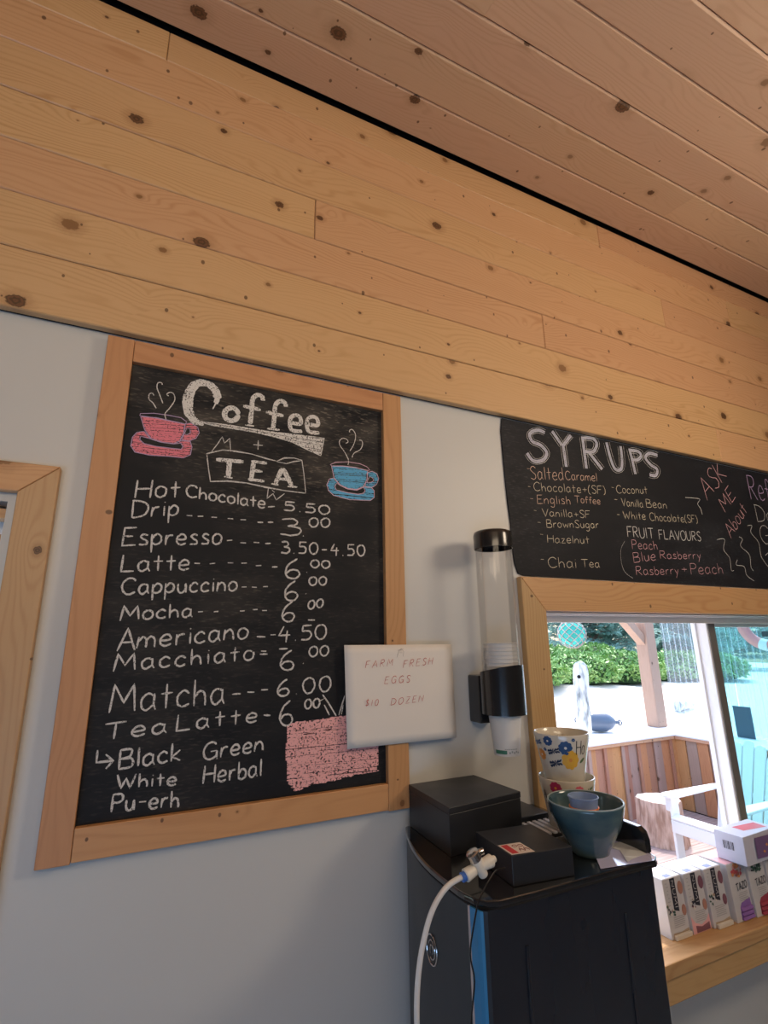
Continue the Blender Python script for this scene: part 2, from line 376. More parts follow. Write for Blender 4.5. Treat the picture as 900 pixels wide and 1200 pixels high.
# sloping ceiling of the same pine, rising towards the window wall
SL = R_(10)
ch = (math.cos(SL), math.sin(SL))
def ceil_pt(s, h=0.0):
    """s metres down the slope from the wall face, h above the boards' face"""
    return (1.10-s*ch[0]-h*ch[1]*0, Z(1.548)-s*ch[1]+h)
def ceil_board(x0, x1, s0, s1, mt, parent, name='plank', h0=0.0, th=.018, c=.0026):
    m = MB(); prof = [(s0, th), (s0, c), (s0+c, 0), (s1-c*2.2, 0), (s1, c*1.6), (s1, th)]
    vs = []; n = len(prof)
    for x in (x0, x1):
        for (s, h) in prof: vs.append((x, -s, h+h0))
    fs = [tuple(range(n)), tuple(n+i for i in range(n))[::-1]]+[(i, n+i, n+(i+1) % n, (i+1) % n) for i in range(n)]
    m.add(vs, fs)
    cx, cs_ = (x0+x1)/2, (s0+s1)/2
    m.v = [Vector((v.x-cx, v.y+cs_, v.z)) for v in m.v]
    o = m.build(name, mt, None, local=True)
    o.rotation_euler = (SL, 0, 0)
    y, z = ceil_pt(cs_); pl = origin(parent).translation
    o.parent = parent; o.location = Vector((cx, y, z))-pl
    return o
cm = MB(); y0, z0 = ceil_pt(-.25, .03); y1, z1 = ceil_pt(4.4, .03)
cm.add([(-3.1, y0, z0), (4.3, y0, z0), (4.3, y1, z1), (-3.1, y1, z1), (-3.1, y0, z0+.1), (4.3, y0, z0+.1), (4.3, y1, z1+.1), (-3.1, y1, z1+.1)],
       [(0, 1, 2, 3), (7, 6, 5, 4), (0, 4, 5, 1), (1, 5, 6, 2), (2, 6, 7, 3), (3, 7, 4, 0)])
ceil = tag(cm.build('ceiling', M_dark), kind='structure')
s = .018; pitch = .130; r_i = 0
cj = {0: [2.75], 1: [1.62, 3.1], 2: [-.3, 2.35], 3: [.62, 2.2], 4: [-.9, 2.9], 5: [1.55]}
while s < 4.2:
    js = cj.get(r_i, [random.uniform(-2, 0), random.uniform(1, 3)])
    xs = [-2.99]+js+[4.19]
    for a, b in zip(xs[:-1], xs[1:]):
        ceil_board(a+.0006, b-.0006, s+.0008, s+pitch-.0008, M_pinec, ceil, h0=random.uniform(0, .0035))
    s += pitch; r_i += 1

# ------------------------------------------------------------------ casings and frames of the two windows
def casing_piece(poly, mt, y0=1.10, y1=YW, name='trim_1'):
    o = MB().prism_y(poly, y0, y1).build(name, mt); tag(o, kind='structure')
    bv = o.modifiers.new('b', 'BEVEL'); bv.width = .002; bv.segments = 2; bv.limit_method = 'ANGLE'
    return o
tx0, txi, tz1, tzi = .937, 1.017, Z(.1715), Z(.080)
casing_piece([(tx0, Z(-.83)), (txi, Z(-.83)), (txi, tzi), (tx0, tz1)], M_trimV, name='trim_1')
casing_piece([(tx0, tz1+.0006), (txi, tzi+.0006), (WX1, tzi), (WX1, tz1)], M_trimH, name='trim_2')
# left window
lx1, lz1, lxi, lzi = -.167, Z(.337), -.229, Z(.281)
casing_piece([(lx1, Z(-1.0)), (lx1, lz1), (lxi, lzi), (lxi, Z(-1.0))], M_trimV, name='trim_3')
casing_piece([(lx1, lz1+.0006), (-1.12, lz1), (-1.12, lzi), (lxi, lzi+.0006)], M_trimH, name='trim_4')

# serving window: white vinyl slider, left half open
def window_unit():
    f = MB()
    ya, yb = 1.150, 1.255
    f.box(WX0, WX1, ya, yb, Z(.0715), Z(.098), .002)          # head
    f.box(WX0-.012, WX0+.006, ya, yb, WZ0, Z(.0715), .002)
    f.box(WX0, WX1, ya, yb, WZ0-.02, WZ0+.012, .002)
    f.box(WX0, WX1, ya+.02, ya+.032, Z(.052), Z(.0715))        # track lips
    o = f.build('window_1', M_vinyl); tag(o, kind='structure')
    j = MB().box(WX0, WX1, YW, ya, Z(.088), Z(.098)).build('window_liner', M_vinylw, o)
    # sliding sash meeting stile
    x0, x1 = 1.853, 1.897
    st = MB().box(x0, x1, 1.200, 1.260, WZ0+.012, Z(.0715), .003)
    st.box(x0-.008, x0, 1.238, 1.246, WZ0+.012, Z(.0715))
    st.build('sash_stile', M_vinylw, o)
    MB().box(x0+.006, x1-.002, 1.1965, 1.1998, WZ0+.012, Z(.052)).build('stile_shade', M_vinyld, o)  # shade on the stile's inner face, put in as a dark strip
    MB().box(x1, WX1, 1.205, 1.235, Z(.040), Z(.0715), .002).build('sash_rail', M_vinyl, o)
    g = mat('green_tinted_glass', (1, 1, 1), .02); n = NG(g)
    tr = n.n('ShaderNodeBsdfTransparent'); tr.inputs[0].default_value = (.64, .89, .885, 1)
    gl = n.n('ShaderNodeBsdfGlossy'); gl.inputs['Roughness'].default_value = .02
    lw_ = n.n('ShaderNodeLayerWeight', i_Blend=.5); mx = n.n('ShaderNodeMixShader')
    n.l(n.math('ADD', n.math('MULTIPLY', n.math('POWER', lw_.outputs['Facing'], 5.0), .6), .03), mx.inputs[0]); n.l(tr.outputs[0], mx.inputs[1]); n.l(gl.outputs[0], mx.inputs[2])
    n.l(mx.outputs[0], n.N['Material Output'].inputs[0])
    MB().box(x1-.01, WX1, 1.217, 1.223, WZ0, Z(.050)).build('pane', g, o)
    return o
window_unit()
def left_window():
    f = MB(); ya, yb = 1.17, 1.25
    f.box(LX0, LX1, ya, yb, LZ1-.018, LZ1, .002); f.box(LX1-.012, LX1, ya, yb, LZ0, LZ1-.018, .002); f.box(LX0, LX0+.03, ya, yb, LZ0, LZ1, .002)
    f.box(LX0, LX1, ya, yb, LZ0, LZ0+.03, .002)
    o = f.build('window_2', M_vinylw); tag(o, kind='structure')
    MB().box(LX0, LX1, 1.13, 1.17, LZ1-.030, LZ1-.012, .001).build('stop_bead', M_trimH, o)
    MB().box(LX1-.030, LX1-.012, 1.185, 1.235, LZ0+.03, LZ1-.05, .002).build('sash_stile', M_trimV, o)
    MB().box(LX0+.03, LX1-.012, 1.185, 1.235, LZ1-.052, LZ1-.018, .002).build('sash_rail', M_vinylw, o)
    g = mat('clear_window_glass', (1, 1, 1), .02); n = NG(g)
    tr = n.n('ShaderNodeBsdfTransparent'); tr.inputs[0].default_value = (.86, .95, .95, 1)
    gl = n.n('ShaderNodeBsdfGlossy'); gl.inputs['Roughness'].default_value = .02
    lw_ = n.n('ShaderNodeLayerWeight', i_Blend=.5); mx = n.n('ShaderNodeMixShader')
    n.l(n.math('ADD', n.math('MULTIPLY', n.math('POWER', lw_.outputs['Facing'], 5.0), .6), .03), mx.inputs[0]); n.l(tr.outputs[0], mx.inputs[1]); n.l(gl.outputs[0], mx.inputs[2])
    n.l(mx.outputs[0], n.N['Material Output'].inputs[0])
    MB().box(LX0+.03, LX1-.03, 1.207, 1.213, LZ0+.03, LZ1-.05).build('pane', g, o)
left_window()

# deep wooden sill under the serving window
SZ = Z(-.73)
sill = box('trim_5', M_trimY, None, .80, WX1, .985, 1.155, SZ-.030, SZ, .003, kind='structure')
box('trim_6', M_trimH, None, .86, WX1, .992, 1.118, SZ-.083, SZ-.0305, .003, kind='structure')

# ------------------------------------------------------------------ handwriting
G = {
'A': (.8, "0 0 40 100 80 0;16 38 64 38"), 'B': (.65, "0 0 0 100;~0 100 45 98 52 78 40 58 5 52;~5 52 50 48 62 25 50 3 0 0"),
'C': (.7, "~66 82 50 98 25 96 4 70 2 35 18 6 42 0 68 14"), 'D': (.75, "0 0 0 100;~-5 100 40 95 70 70 72 40 52 10 0 0"),
'E': (.6, "58 100 4 98 0 0 60 2;2 52 46 52"), 'F': (.6, "60 100 4 98 0 0;2 52 46 54"), 'G': (.75, "~66 84 48 99 22 94 3 66 2 32 20 4 46 2 66 18 70 44;70 46 38 44;70 46 72 -4"),
'H': (.7, "0 0 4 100;66 100 64 0;3 52 64 52"), 'I': (.2, "8 100 8 0"), 'J': (.5, "~40 100 42 20 25 0 2 14"), 'K': (.65, "0 100 2 0;58 100 4 46 62 0"),
'L': (.6, "6 100 2 2 58 4"), 'M': (.9, "0 0 10 100 44 32 76 98 86 0"), 'N': (.75, "0 0 4 98 62 4 68 100"), 'O': (.75, "~36 100 8 84 0 46 14 6 42 0 70 26 72 68 52 96 36 100"),
'P': (.62, "2 -4 4 100;~4 98 44 98 58 76 44 52 4 48"), 'R': (.68, "2 0 4 100;~4 98 44 98 56 78 42 56 6 50;20 50 62 0"), 'S': (.6, "~56 86 40 100 14 94 8 72 28 54 50 38 52 14 32 0 4 10"),
'T': (.75, "0 98 74 100;38 98 36 0"), 'U': (.7, "~2 100 2 34 14 4 38 0 58 18 64 50 64 100"), 'V': (.7, "0 100 34 0 68 100"), 'W': (1.0, "0 100 24 0 48 70 70 0 96 100"), 'Y': (.7, "0 100 34 50 68 100;34 50 32 0"), 'Z': (.65, "2 98 60 98 2 2 62 2"),
'a': (.55, "~44 52 24 62 4 44 4 14 22 0 42 18;46 60 44 20 54 0"), 'b': (.5, "2 100 4 0;~4 34 24 56 44 42 44 14 24 -2 4 8"), 'c': (.48, "~44 48 26 62 4 42 4 14 22 0 46 10"),
'd': (.55, "~42 50 22 60 2 38 4 10 22 0 42 18;44 100 46 0"), 'e': (.52, "~4 30 44 34 40 56 22 62 4 42 4 14 24 0 48 10"), 'f': (.45, "~44 86 30 98 18 84 18 0;0 56 40 56"),
'g': (.55, "~44 52 22 62 4 42 6 14 24 4 42 20;~46 60 46 -20 28 -40 4 -30"), 'h': (.52, "2 100 4 0;~4 34 24 56 42 42 46 0"), 'i': (.15, "7 60 8 0;7 80 8 84"),
'k': (.5, "2 100 4 0;42 58 6 24 46 0"), 'l': (.14, "6 100 8 0"), 'm': (.8, "0 0 6 60;~6 36 22 58 36 44 38 2;~38 38 54 58 70 44 74 0"), 'n': (.52, "0 0 4 60;~4 36 24 58 42 42 46 0"),
'o': (.52, "~24 62 4 46 4 14 22 0 44 14 46 46 24 62"), 'p': (.52, "2 60 4 -42;~4 36 24 62 46 46 44 16 24 2 4 10"), 'r': (.42, "4 60 4 0;~4 30 16 54 38 58"), 's': (.45, "~40 54 22 62 8 50 20 34 38 22 34 4 2 4"),
't': (.45, "20 92 22 0;0 56 42 58"), 'u': (.52, "~2 60 4 18 18 0 38 12 44 60;44 60 48 0"), 'v': (.48, "0 60 22 0 44 60"), 'w': (.75, "0 60 18 0 36 48 54 0 72 60"), 'y': (.5, "2 60 24 8;46 60 10 -42"), 'z': (.5, "2 58 42 58 2 2 46 2"), 'x': (.5, "2 60 44 0;44 60 2 0"),
'0': (.62, "~30 98 6 78 2 36 20 2 44 8 58 44 52 84 30 98"), '1': (.25, "12 98 12 0"), '3': (.6, "~4 92 34 98 48 80 40 62 20 54;~20 54 52 46 58 20 36 0 2 6"), '4': (.65, "30 100 6 40 62 42;46 70 42 -6"),
'5': (.6, "56 98 12 96 8 58;~8 58 40 60 54 36 42 6 4 4"), '6': (.62, "~46 100 14 70 2 28 16 2 42 0 56 22 44 42 20 40 4 22"), '$': (.55, "~50 80 26 92 6 76 26 52 50 34 44 10 4 10;28 108 24 -10"),
'.': (.2, "8 4 12 0"), '-': (.5, "6 44 44 46"), '+': (.6, "30 66 30 14;4 40 56 40"), '(': (.3, "~24 104 4 60 6 10 26 -12"), ')': (.3, "~4 104 24 60 22 10 2 -12"), ' ': (.38, ""), '`': (.45, "4 64 36 60"), '~': (.25, "6 44 14 46"),
}
def smooth_pts(p, n=5):
    if len(p) < 3: return p
    closed = (Vector(p[0])-Vector(p[-1])).length < 1e-6
    out = []; N = len(p)
    for i in range(N-1):
        p0 = Vector(p[(i-1) if i > 0 else (N-2 if closed else 0)]); p1 = Vector(p[i]); p2 = Vector(p[i+1]); p3 = Vector(p[i+2] if i+2 < N else (p[1] if closed else p[-1]))
        for k in range(n):
            t = k/n
            out.append(tuple(0.5*((2*p1)+(-p0+p2)*t+(2*p0-5*p1+4*p2-p3)*t*t+(-p0+3*p1-3*p2+p3)*t**3)))
    out.append(tuple(p[-1])); return out
def glyph_strokes(ch):
    wd, s_ = G[ch]; out = []
    for st in s_.split(';'):
        if not st: continue
        sm = st.startswith('~'); v = [float(x)/100 for x in st.lstrip('~').split()]
        p = list(zip(v[::2], v[1::2])); out.append(smooth_pts(p) if sm else p)
    return wd, out
def text_strokes(text, space=.14):
    x = 0; out = []
    for ch in text:
        wd, st = glyph_strokes(ch); j = random.uniform(-.02, .02)
        for p in st: out.append([(x+a+random.uniform(-.012, .012), b+j+random.uniform(-.012, .012)) for a, b in p])
        x += wd+space
    return x-space, out
class Ribbon:
    """flat strokes lying on the plane y = Y, given as lists of (x, z) points in metres"""
    def __init__(s, Y): s.Y = Y; s.m = MB(); s.k = 0
    def stroke(s, pts, w, taper=True, jit=.18, up=None):
        P = [Vector((p[0], p[1])) for p in pts]
        if len(P) < 2: return s
        Q = [P[0]]
        for p in P[1:]:
            d = (p-Q[-1]).length; n = max(1, int(d/.006))
            a = Q[-1].copy()
            for i in range(1, n+1): Q.append(a.lerp(p, i/n))
        L = len(Q); vs = []; y = s.Y-(s.k % 7)*.00004; s.k += 1
        for i, q in enumerate(Q):
            d = Q[min(i+1, L-1)]-Q[max(i-1, 0)]
            d = d.normalized() if d.length > 1e-9 else Vector((1, 0))
            n = Vector((-d.y, d.x)); ww = (w[min(i*len(w)//L, len(w)-1)] if isinstance(w, list) else w)
            ww *= (1+random.uniform(-jit, jit))/2
            if taper and i in (0, L-1): ww *= .6
            a = q+n*ww; b = q-n*ww
            vs += [(a.x, y, a.y), (b.x, y, b.y)]
        return_f = [(2*i, 2*i+1, 2*i+3, 2*i+2) for i in range(L-1)]
        s.m.add(vs, return_f); return s
    def px(s, pts, w, smooth=False, **kw):
        """pts in photograph pixels, projected on the plane"""
        if smooth: pts = smooth_pts(pts, 6)
        q = [at(x, y, s.Y) for x, y in pts]
        return s.stroke([(v.x, v.z) for v in q], w, **kw)
    def text(s, t, p0, p1, hpx, w, up=None, space=.14):
        a = at(*p0, s.Y); b = at(*p1, s.Y)
        u = at(p0[0]+(up[0] if up else 0), p0[1]+(up[1] if up else -hpx), s.Y)-a
        if not up: u = Vector((0, 0, u.length))
        u = Vector((u.x, u.z)); A = Vector((a.x, a.z)); e = Vector((b.x, b.z))-A
        tw, st = text_strokes(t, space)
        for p in st: s.stroke([A+e*(x/tw)+u*y for x, y in p], w)
        return s
    def build(s, mt, parent, name='chalk_lettering', label=None):
        o = s.m.build(name, mt, parent)
        if label: o['label'] = label
        return o
def inside(poly, x, y):
    c = False; j = len(poly)-1
    for i in range(len(poly)):
        (xi, yi), (xj, yj) = poly[i], poly[j]
        if (yi > y) != (yj > y) and x < (xj-xi)*(y-yi)/(yj-yi+1e-12)+xi: c = not c
        j = i
    return c
def hatch(rb, poly, w, step, slope=.0, jit=.6, holes=()):
    """chalk rubbed back and forth inside a pixel outline"""
    xs = [p[0] for p in poly]; ys = [p[1] for p in poly]; y = min(ys)-6
    while y < max(ys)+8:
        run = []; x = min(xs)-1; yj = random.uniform(-jit, jit)
        while x < max(xs)+1:
            yy = y+yj+slope*(x-min(xs))+random.uniform(-.25, .25)
            if inside(poly, x, yy) and not any(inside(h, x, yy) for h in holes): run.append((x, yy))
            else:
                if len(run) > 1: rb.px(run, w, jit=.3)
                run = []
            x += 1.6
        if len(run) > 1: rb.px(run, w, jit=.3)
        y += step

# ------------------------------------------------------------------ big framed menu chalkboard
bx0, bx1, bz0, bz1 = -.1187, .5755, Z(-.352), Z(.640)
ix0, ix1, iz0, iz1 = -.068, .5235, Z(-.298), Z(.5895)
bd = thing('menu_chalkboard', (.23, 1.119, bz0), 'large framed chalkboard listing coffee and tea prices on the painted wall', 'chalkboard')
box('panel', M_board, bd, ix0-.01, ix1+.01, 1.1115, 1.1195, iz0-.01, iz1+.01)
box('stile', M_frV, bd, bx0, ix0, 1.098, 1.1195, bz0, bz1, .0015)
box('stile', M_frV, bd, ix1, bx1, 1.098, 1.1195, bz0+.000, bz1, .0015)
box('rail', M_frH, bd, ix0+.0006, ix1-.0006, 1.0985, 1.1195, iz1, bz1, .0015)
box('rail', M_frH, bd, ix0+.0006, ix1-.0006, 1.0985, 1.1195, bz0+.002, iz0, .0015)
BY = 1.1109
CW = .0037
def zp(ox, oy, s_): return lambda *pts: [(ox+x/s_, oy+y/s_) for x, y in pts]
def line1(items, w=CW):
    dash = Ribbon(BY); nd = 0
    for it in items:
        if isinstance(it[0], str):
            rb = Ribbon(BY); rb.text(it[0], it[1], it[2], it[3], w, space=it[4] if len(it) > 4 else .14); rb.build(K_white, bd)
        else: dash.px([(it[0]-it[2], it[1]), (it[0]+it[2], it[1]+random.uniform(-.6, .6))], w); nd += 1
    if nd: tag(dash.build(K_white, bd, 'chalk_dashes'), kind='stuff')
D = 3.2
line1([('Hot', (158, 583.5), (211, 582.5), 21), ('Chocolate', (218, 582), (311, 596), 14, .1), (318, 594, 4), ('5.50', (332, 598), (387, 603.5), 11)])
line1([('Drip', (154.5, 606.5), (209, 604), 20)]+[(x, y, D) for x, y in ((222, 604), (235, 605), (251, 606), (270, 607.5), (285, 609), (305, 612), (317, 612))]+[('3', (328, 627), (353, 628), 20), ('.', (354, 628), (357, 629), 12), ('00', (362, 617.5), (387, 618), 11)])
line1([('Espresso', (143.3, 639), (260, 637.8), 21)]+[(x, y, D) for x, y in ((269, 633.5), (285, 636), (300.5, 635.5), (314, 637))]+[('3.50-4.50', (329, 648), (428, 652), 14, .18)])
line1([('Latte', (141, 670), (222, 668), 20)]+[(x, y, D) for x, y in ((231, 660), (249, 660.6), (270, 659.5), (286, 660), (303, 663), (322, 664.5))]+[('6', (333.5, 677), (353, 677.5), 23), ('.', (358, 671), (361, 671), 12), ('00', (364, 665), (387, 666), 9)])
line1([('Cappuccino', (142, 697), (278, 692), 19)]+[(x, y, D-.4) for x, y in ((286, 688), (298, 688), (311, 687.5))]+[('6', (333, 703), (350, 703), 23), ('.', (357, 696), (360, 696), 12), ('00', (362, 686), (383, 685.5), 10)])
line1([('Mocha', (141, 727), (225.5, 723), 17)]+[(x, y, D-.4) for x, y in ((235, 717), (253, 717), (284, 716), (299, 714.5), (310, 715.5))]+[('6', (330, 728), (346, 728), 23), ('00', (361, 714.5), (379, 711), 10), (365, 726.5, 4)])
line1([('A', (137, 763), (158, 762), 26), ('mericano', (160, 760), (291, 748), 22), (306, 746, 5), (320, 744, 3), ('4.50', (325, 752), (383, 749), 18)])
line1([('Macchiato', (133, 787), (298, 773), 20, .2), (309, 766.5, 4.5), (309, 763, 3), ('6', (328, 785), (345.5, 785), 23), ('.', (354, 778), (357, 777), 12), ('00', (362, 770), (385.5, 768), 12), (332, 760.5, 5)])
line1([('Matcha', (128, 835.5), (263, 824.5), 32), (277, 813.5, 5), (294, 811, 4), (310, 808.5, 4), ('6.00', (324.5, 815.5), (388.4, 810), 19, .2)])
line1([('Tea', (121, 868), (195, 858.5), 19, .22), ('Latte', (206, 857), (301.5, 846), 19, .25), (313, 838, 4), ('6', (327, 850), (344, 850), 29), ('00', (357, 831), (375, 829), 11)])
line1([('Black', (139, 901.5), (212, 891), 22), ('Green', (238, 891), (309, 879.5), 20)])
line1([('White', (136, 924), (206.7, 920), 16), ('Herbal', (238, 919), (306.7, 909), 21)])
line1([('Pu-erh', (130, 951), (210, 945.5), 20)])
rb = Ribbon(BY)
rb.px([(114.4, 879), (113, 893.5), (132, 891.5)], CW); rb.px([(124, 884), (132.5, 891.5), (124, 901)], CW)
rb.build(K_white, bd, 'chalk_arrow')
# block title
z3 = zp(200, 430, 4.5)
rb = Ribbon(BY)
cpts = z3((222, 222), (238, 190), (246, 160), (232, 118), (196, 90), (150, 84), (116, 108), (96, 150), (90, 195), (98, 245), (128, 285), (175, 300))
rb.px(cpts, [.003, .011, .018, .017, .016, .017, .020, .022, .022, .021, .016, .012], smooth=True, jit=.08)
sw = z3((150, 288), (220, 296), (300, 305), (400, 322), (500, 338), (600, 350), (700, 362), (810, 376), (792, 468), (720, 436), (640, 396), (560, 372), (450, 346), (330, 326), (220, 308))
hatch(rb, sw, .0026, 1.1, .17)
rb.px(sw+[sw[0]], .0022)
def ring(cx, cy, rx, ry, w, a0=0, a1=360):
    rb.px(z3(*[(cx+rx*math.cos(R_(a)), cy-ry*math.sin(R_(a))) for a in range(a0, a1+1, 15)]), w, jit=.08)
ring(320, 250, 36, 34, .0115)
for fx, fy in ((425, 0), (545, 32)):
    rb.px(z3((fx+62, fy+178), (fx+58, fy+158), (fx+32, fy+148), (fx+8, fy+170), (fx+2, fy+230), (fx-6, fy+300)), .0108, smooth=True, jit=.08)
    rb.px(z3((fx-42, fy+206), (fx+50, fy+226)), .0095, jit=.08)
rb.px(z3((508, 325), (575, 332)), .0050); rb.px(z3((392, 305), (440, 312)), .0045)
for ex, ey in ((658, 296), (748, 304)):
    rb.px(z3((ex-22, ey-2), (ex+26, ey+4), (ex+24, ey-30), (ex, ey-42), (ex-24, ey-28), (ex-30, ey+6), (ex-16, ey+38), (ex+36, ey+44)), .0098, smooth=True, jit=.08)
rb.build(K_bold, bd, 'chalk_title')
rb = Ribbon(BY)
rb.px(z3((240, 488), (384, 500)), .0090, jit=.08); rb.px(z3((310, 496), (304, 584)), .0115, jit=.08); rb.px(z3((282, 578), (326, 586)), .0045)
rb.px(z3((438, 498), (424, 598)), .0100, jit=.08); rb.px(z3((425, 497), (508, 508)), .0075); rb.px(z3((434, 546), (484, 551)), .0075); rb.px(z3((408, 592), (494, 603)), .0075)
rb.px(z3((588, 535), (550, 620)), .0105, jit=.08); rb.px(z3((592, 535), (640, 628)), .0115, jit=.08); rb.px(z3((565, 590), (630, 594)), .0070); rb.px(z3((530, 615), (568, 622)), .005); rb.px(z3((616, 630), (668, 634)), .005)
rb.build(K_bold, bd, 'chalk_title')
rb = Ribbon(BY)
for off in (0, 4):
    rb.px(z3((190, 455+off), (275, 438), (345, 447-off), (430, 460), (500, 480+off), (560, 497)), .0018)
    rb.px(z3((560, 497), (600, 482-off), (650, 480), (692, 492), (702, 560), (712, 664-off)), .0018)
    rb.px(z3((560, 500), (610, 510), (650, 497+off), (692, 494)), .0016)
    rb.px(z3((712, 666), (600, 652), (500, 632+off), (400, 612), (300, 600+off), (210, 604), (200, 540), (190, 456)), .0022)
rb.px(z3((216, 446), (246, 408), (272, 368), (284, 402), (312, 376), (316, 442)), .0018)
rb.px(z3((462, 388), (460, 436)), .0024); rb.px(z3((436, 410), (486, 414)), .0024)
rb.px(z3((515, 640), (508, 694), (540, 668), (556, 702), (600, 668)), .0022); rb.px(z3((535, 650), (548, 662)), .002)
rb.px(z3((0, 640), (30, 650)), .0012)
rb.build(K_white, bd, 'chalk_drawing')
# steaming cups
def cup_drawing(zf, fill, line, steam, bowl, rim, saucer, saucer_hole, handle, hole):
    a = Ribbon(BY+.0001); hatch(a, zf(*bowl), .0024, .95, .06); hatch(a, zf(*saucer), .0022, .95, .10, holes=[zf(*saucer_hole), zf(*bowl)]); hatch(a, zf(*handle), .002, .95, 0, holes=[zf(*hole)])
    a.build(fill, bd, 'chalk_drawing')
    b = Ribbon(BY-.0001)
    for pl in (bowl, rim, saucer, saucer_hole, handle, hole): b.px(zf(*(list(pl)+[pl[0]])), .0017)
    b.build(line, bd, 'chalk_drawing')
    c = Ribbon(BY-.0001)
    for st in steam: c.px(zf(*st), .0021, smooth=True)
    c.build(K_white, bd, 'chalk_drawing')
zf = zp(140, 430, 6.923)
cup_drawing(zf, K_pink, K_purple,
    [[(298, 335), (270, 290), (240, 262), (242, 222), (265, 212), (280, 232)], [(352, 295), (328, 230), (305, 170), (312, 130), (340, 128), (348, 145)], [(378, 425), (370, 380), (410, 330), (448, 270), (440, 220), (410, 206), (384, 222), (400, 236)]],
    [(172, 402), (300, 412), (430, 440), (532, 462), (520, 540), (490, 600), (440, 622), (350, 610), (260, 585), (205, 510)],
    [(165, 395), (170, 378), (280, 376), (400, 392), (500, 412), (545, 445), (535, 465), (430, 442), (300, 415)],
    [(200, 522), (140, 532), (105, 570), (92, 640), (125, 690), (240, 715), (400, 725), (520, 738), (575, 712), (588, 650), (575, 605), (500, 598), (440, 622), (350, 610), (250, 580)],
    [(172, 562), (165, 590), (200, 622), (300, 645), (420, 660), (500, 668), (515, 648), (498, 618), (440, 625), (330, 610), (240, 580)],
    [(535, 462), (580, 455), (635, 490), (648, 535), (620, 580), (560, 602), (505, 590), (520, 550)],
    [(545, 498), (572, 500), (575, 535), (545, 552), (528, 540)])
zf = zp(370, 490, 10.0)
cup_drawing(zf, K_blue, K_lpink,
    [[(378, 548), (384, 490), (340, 400), (285, 320), (280, 265), (320, 235), (365, 250), (378, 280), (350, 295)], [(400, 385), (440, 320), (465, 240), (462, 180), (430, 135), (400, 140), (395, 165)], [(425, 462), (450, 410), (520, 370), (548, 310), (540, 265), (510, 258)]],
    [(185, 560), (320, 560), (480, 580), (610, 615), (600, 720), (560, 800), (480, 835), (380, 825), (290, 785), (215, 700)],
    [(170, 545), (230, 518), (380, 512), (520, 535), (600, 570), (635, 610), (600, 612), (480, 582), (320, 562), (190, 562)],
    [(210, 700), (160, 712), (130, 780), (150, 850), (210, 905), (320, 935), (400, 955), (640, 965), (685, 930), (685, 850), (650, 812), (560, 800), (480, 838), (380, 828), (280, 780)],
    [(245, 762), (225, 800), (240, 840), (380, 875), (500, 892), (560, 880), (578, 850), (560, 810), (480, 845), (370, 830), (290, 790)],
    [(600, 640), (660, 622), (715, 650), (738, 710), (715, 775), (660, 812), (580, 810), (580, 770), (605, 700)],
    [(635, 685), (670, 705), (678, 735), (650, 752), (600, 758), (612, 715)])
# rubbed pink square with its string handle
rb = Ribbon(BY+.0001)
sq = [(336, 850), (348, 846), (372, 843), (404, 839), (445, 836), (445, 871), (443, 903), (418, 908), (395, 914), (365, 920), (345, 928), (336, 916), (334, 880)]
hatch(rb, sq, .0030, 1.12, -.10, jit=.9)
for k in range(46):
    x = random.uniform(337, 436); y = random.uniform(850, 915); l = random.uniform(5, 22)
    rb.px([(x, y), (min(x+l, 444), y-l*.12)], .0024)
rb.build(K_rose, bd, 'chalk_drawing', 'rubbed pale pink chalk square')
rb = Ribbon(BY)
rb.px([(378, 814), (385, 824), (394, 839)], .003, smooth=True); rb.px([(380, 826), (386, 838)], .003); rb.px([(374, 822), (381, 818)], .002); rb.px([(404, 815), (400, 828), (397, 838)], .003); rb.px([(402, 826), (400, 838)], .0025)
rb.build(K_white, bd, 'chalk_drawing')

# ------------------------------------------------------------------ egg notice
pa, pb, pc, pd = at(403.5, 756, 1.094), at(529, 755, 1.094), at(534, 864, 1.094), at(407, 878, 1.094)
nt_ = thing('paper_notice', ((pa+pc)/2), 'white paper notice in red pen taped over the right stile of the big chalkboard', 'paper')
m = MB(); n = 12; vs = []
for j in range(n+1):
    for i in range(n+1):
        u, v = i/n, j/n; p = pa.lerp(pb, u).lerp(pd.lerp(pc, u), v)
        p.y = 1.0945-.0035*math.sin(PI*v)*math.sin(PI*u*.9)-.004*v*v*u; vs.append(p)
fs = [(j*(n+1)+i, j*(n+1)+i+1, (j+1)*(n+1)+i+1, (j+1)*(n+1)+i) for j in range(n) for i in range(n)]
m.add(vs, fs)
M_paper = mat('white_paper', (.80, .765, .72), .8)
po = m.build('sheet', M_paper, nt_, smooth=True); sd = po.modifiers.new('s', 'SOLIDIFY'); sd.thickness = .0004; sd.offset = 1
z5 = zp(400, 745, 6.43)
def pen(items, mt, w=.0011, name='pen_lettering'):
    rb = Ribbon(1.0888)
    for t, a, b, h in items: rb.text(t, z5(a)[0], z5(b)[0], h, w, up=(1.6, -h), space=.45)
    rb.build(mt, nt_, name)
pen([('FARM', (180, 247), (385, 225), 8.4)], K_red); pen([('FRESH', (465, 240), (685, 215), 8.4)], K_red)
pen([('EGGS', (325, 362), (515, 350), 8.4)], K_red)
pen([('$10', (180, 530), (275, 528), 7.6)], K_red); pen([('DOZEN', (372, 524), (615, 494), 7.8)], K_red)
rb = Ribbon(1.0905)
rb.px(z5((418, 165), (432, 118), (452, 95), (470, 120), (465, 158)), .0009); rb.px(z5((425, 110), (470, 100)), .0009); rb.px(z5((436, 128), (460, 128)), .0009)
rb.build(K_grey, nt_, 'pencil_mark')

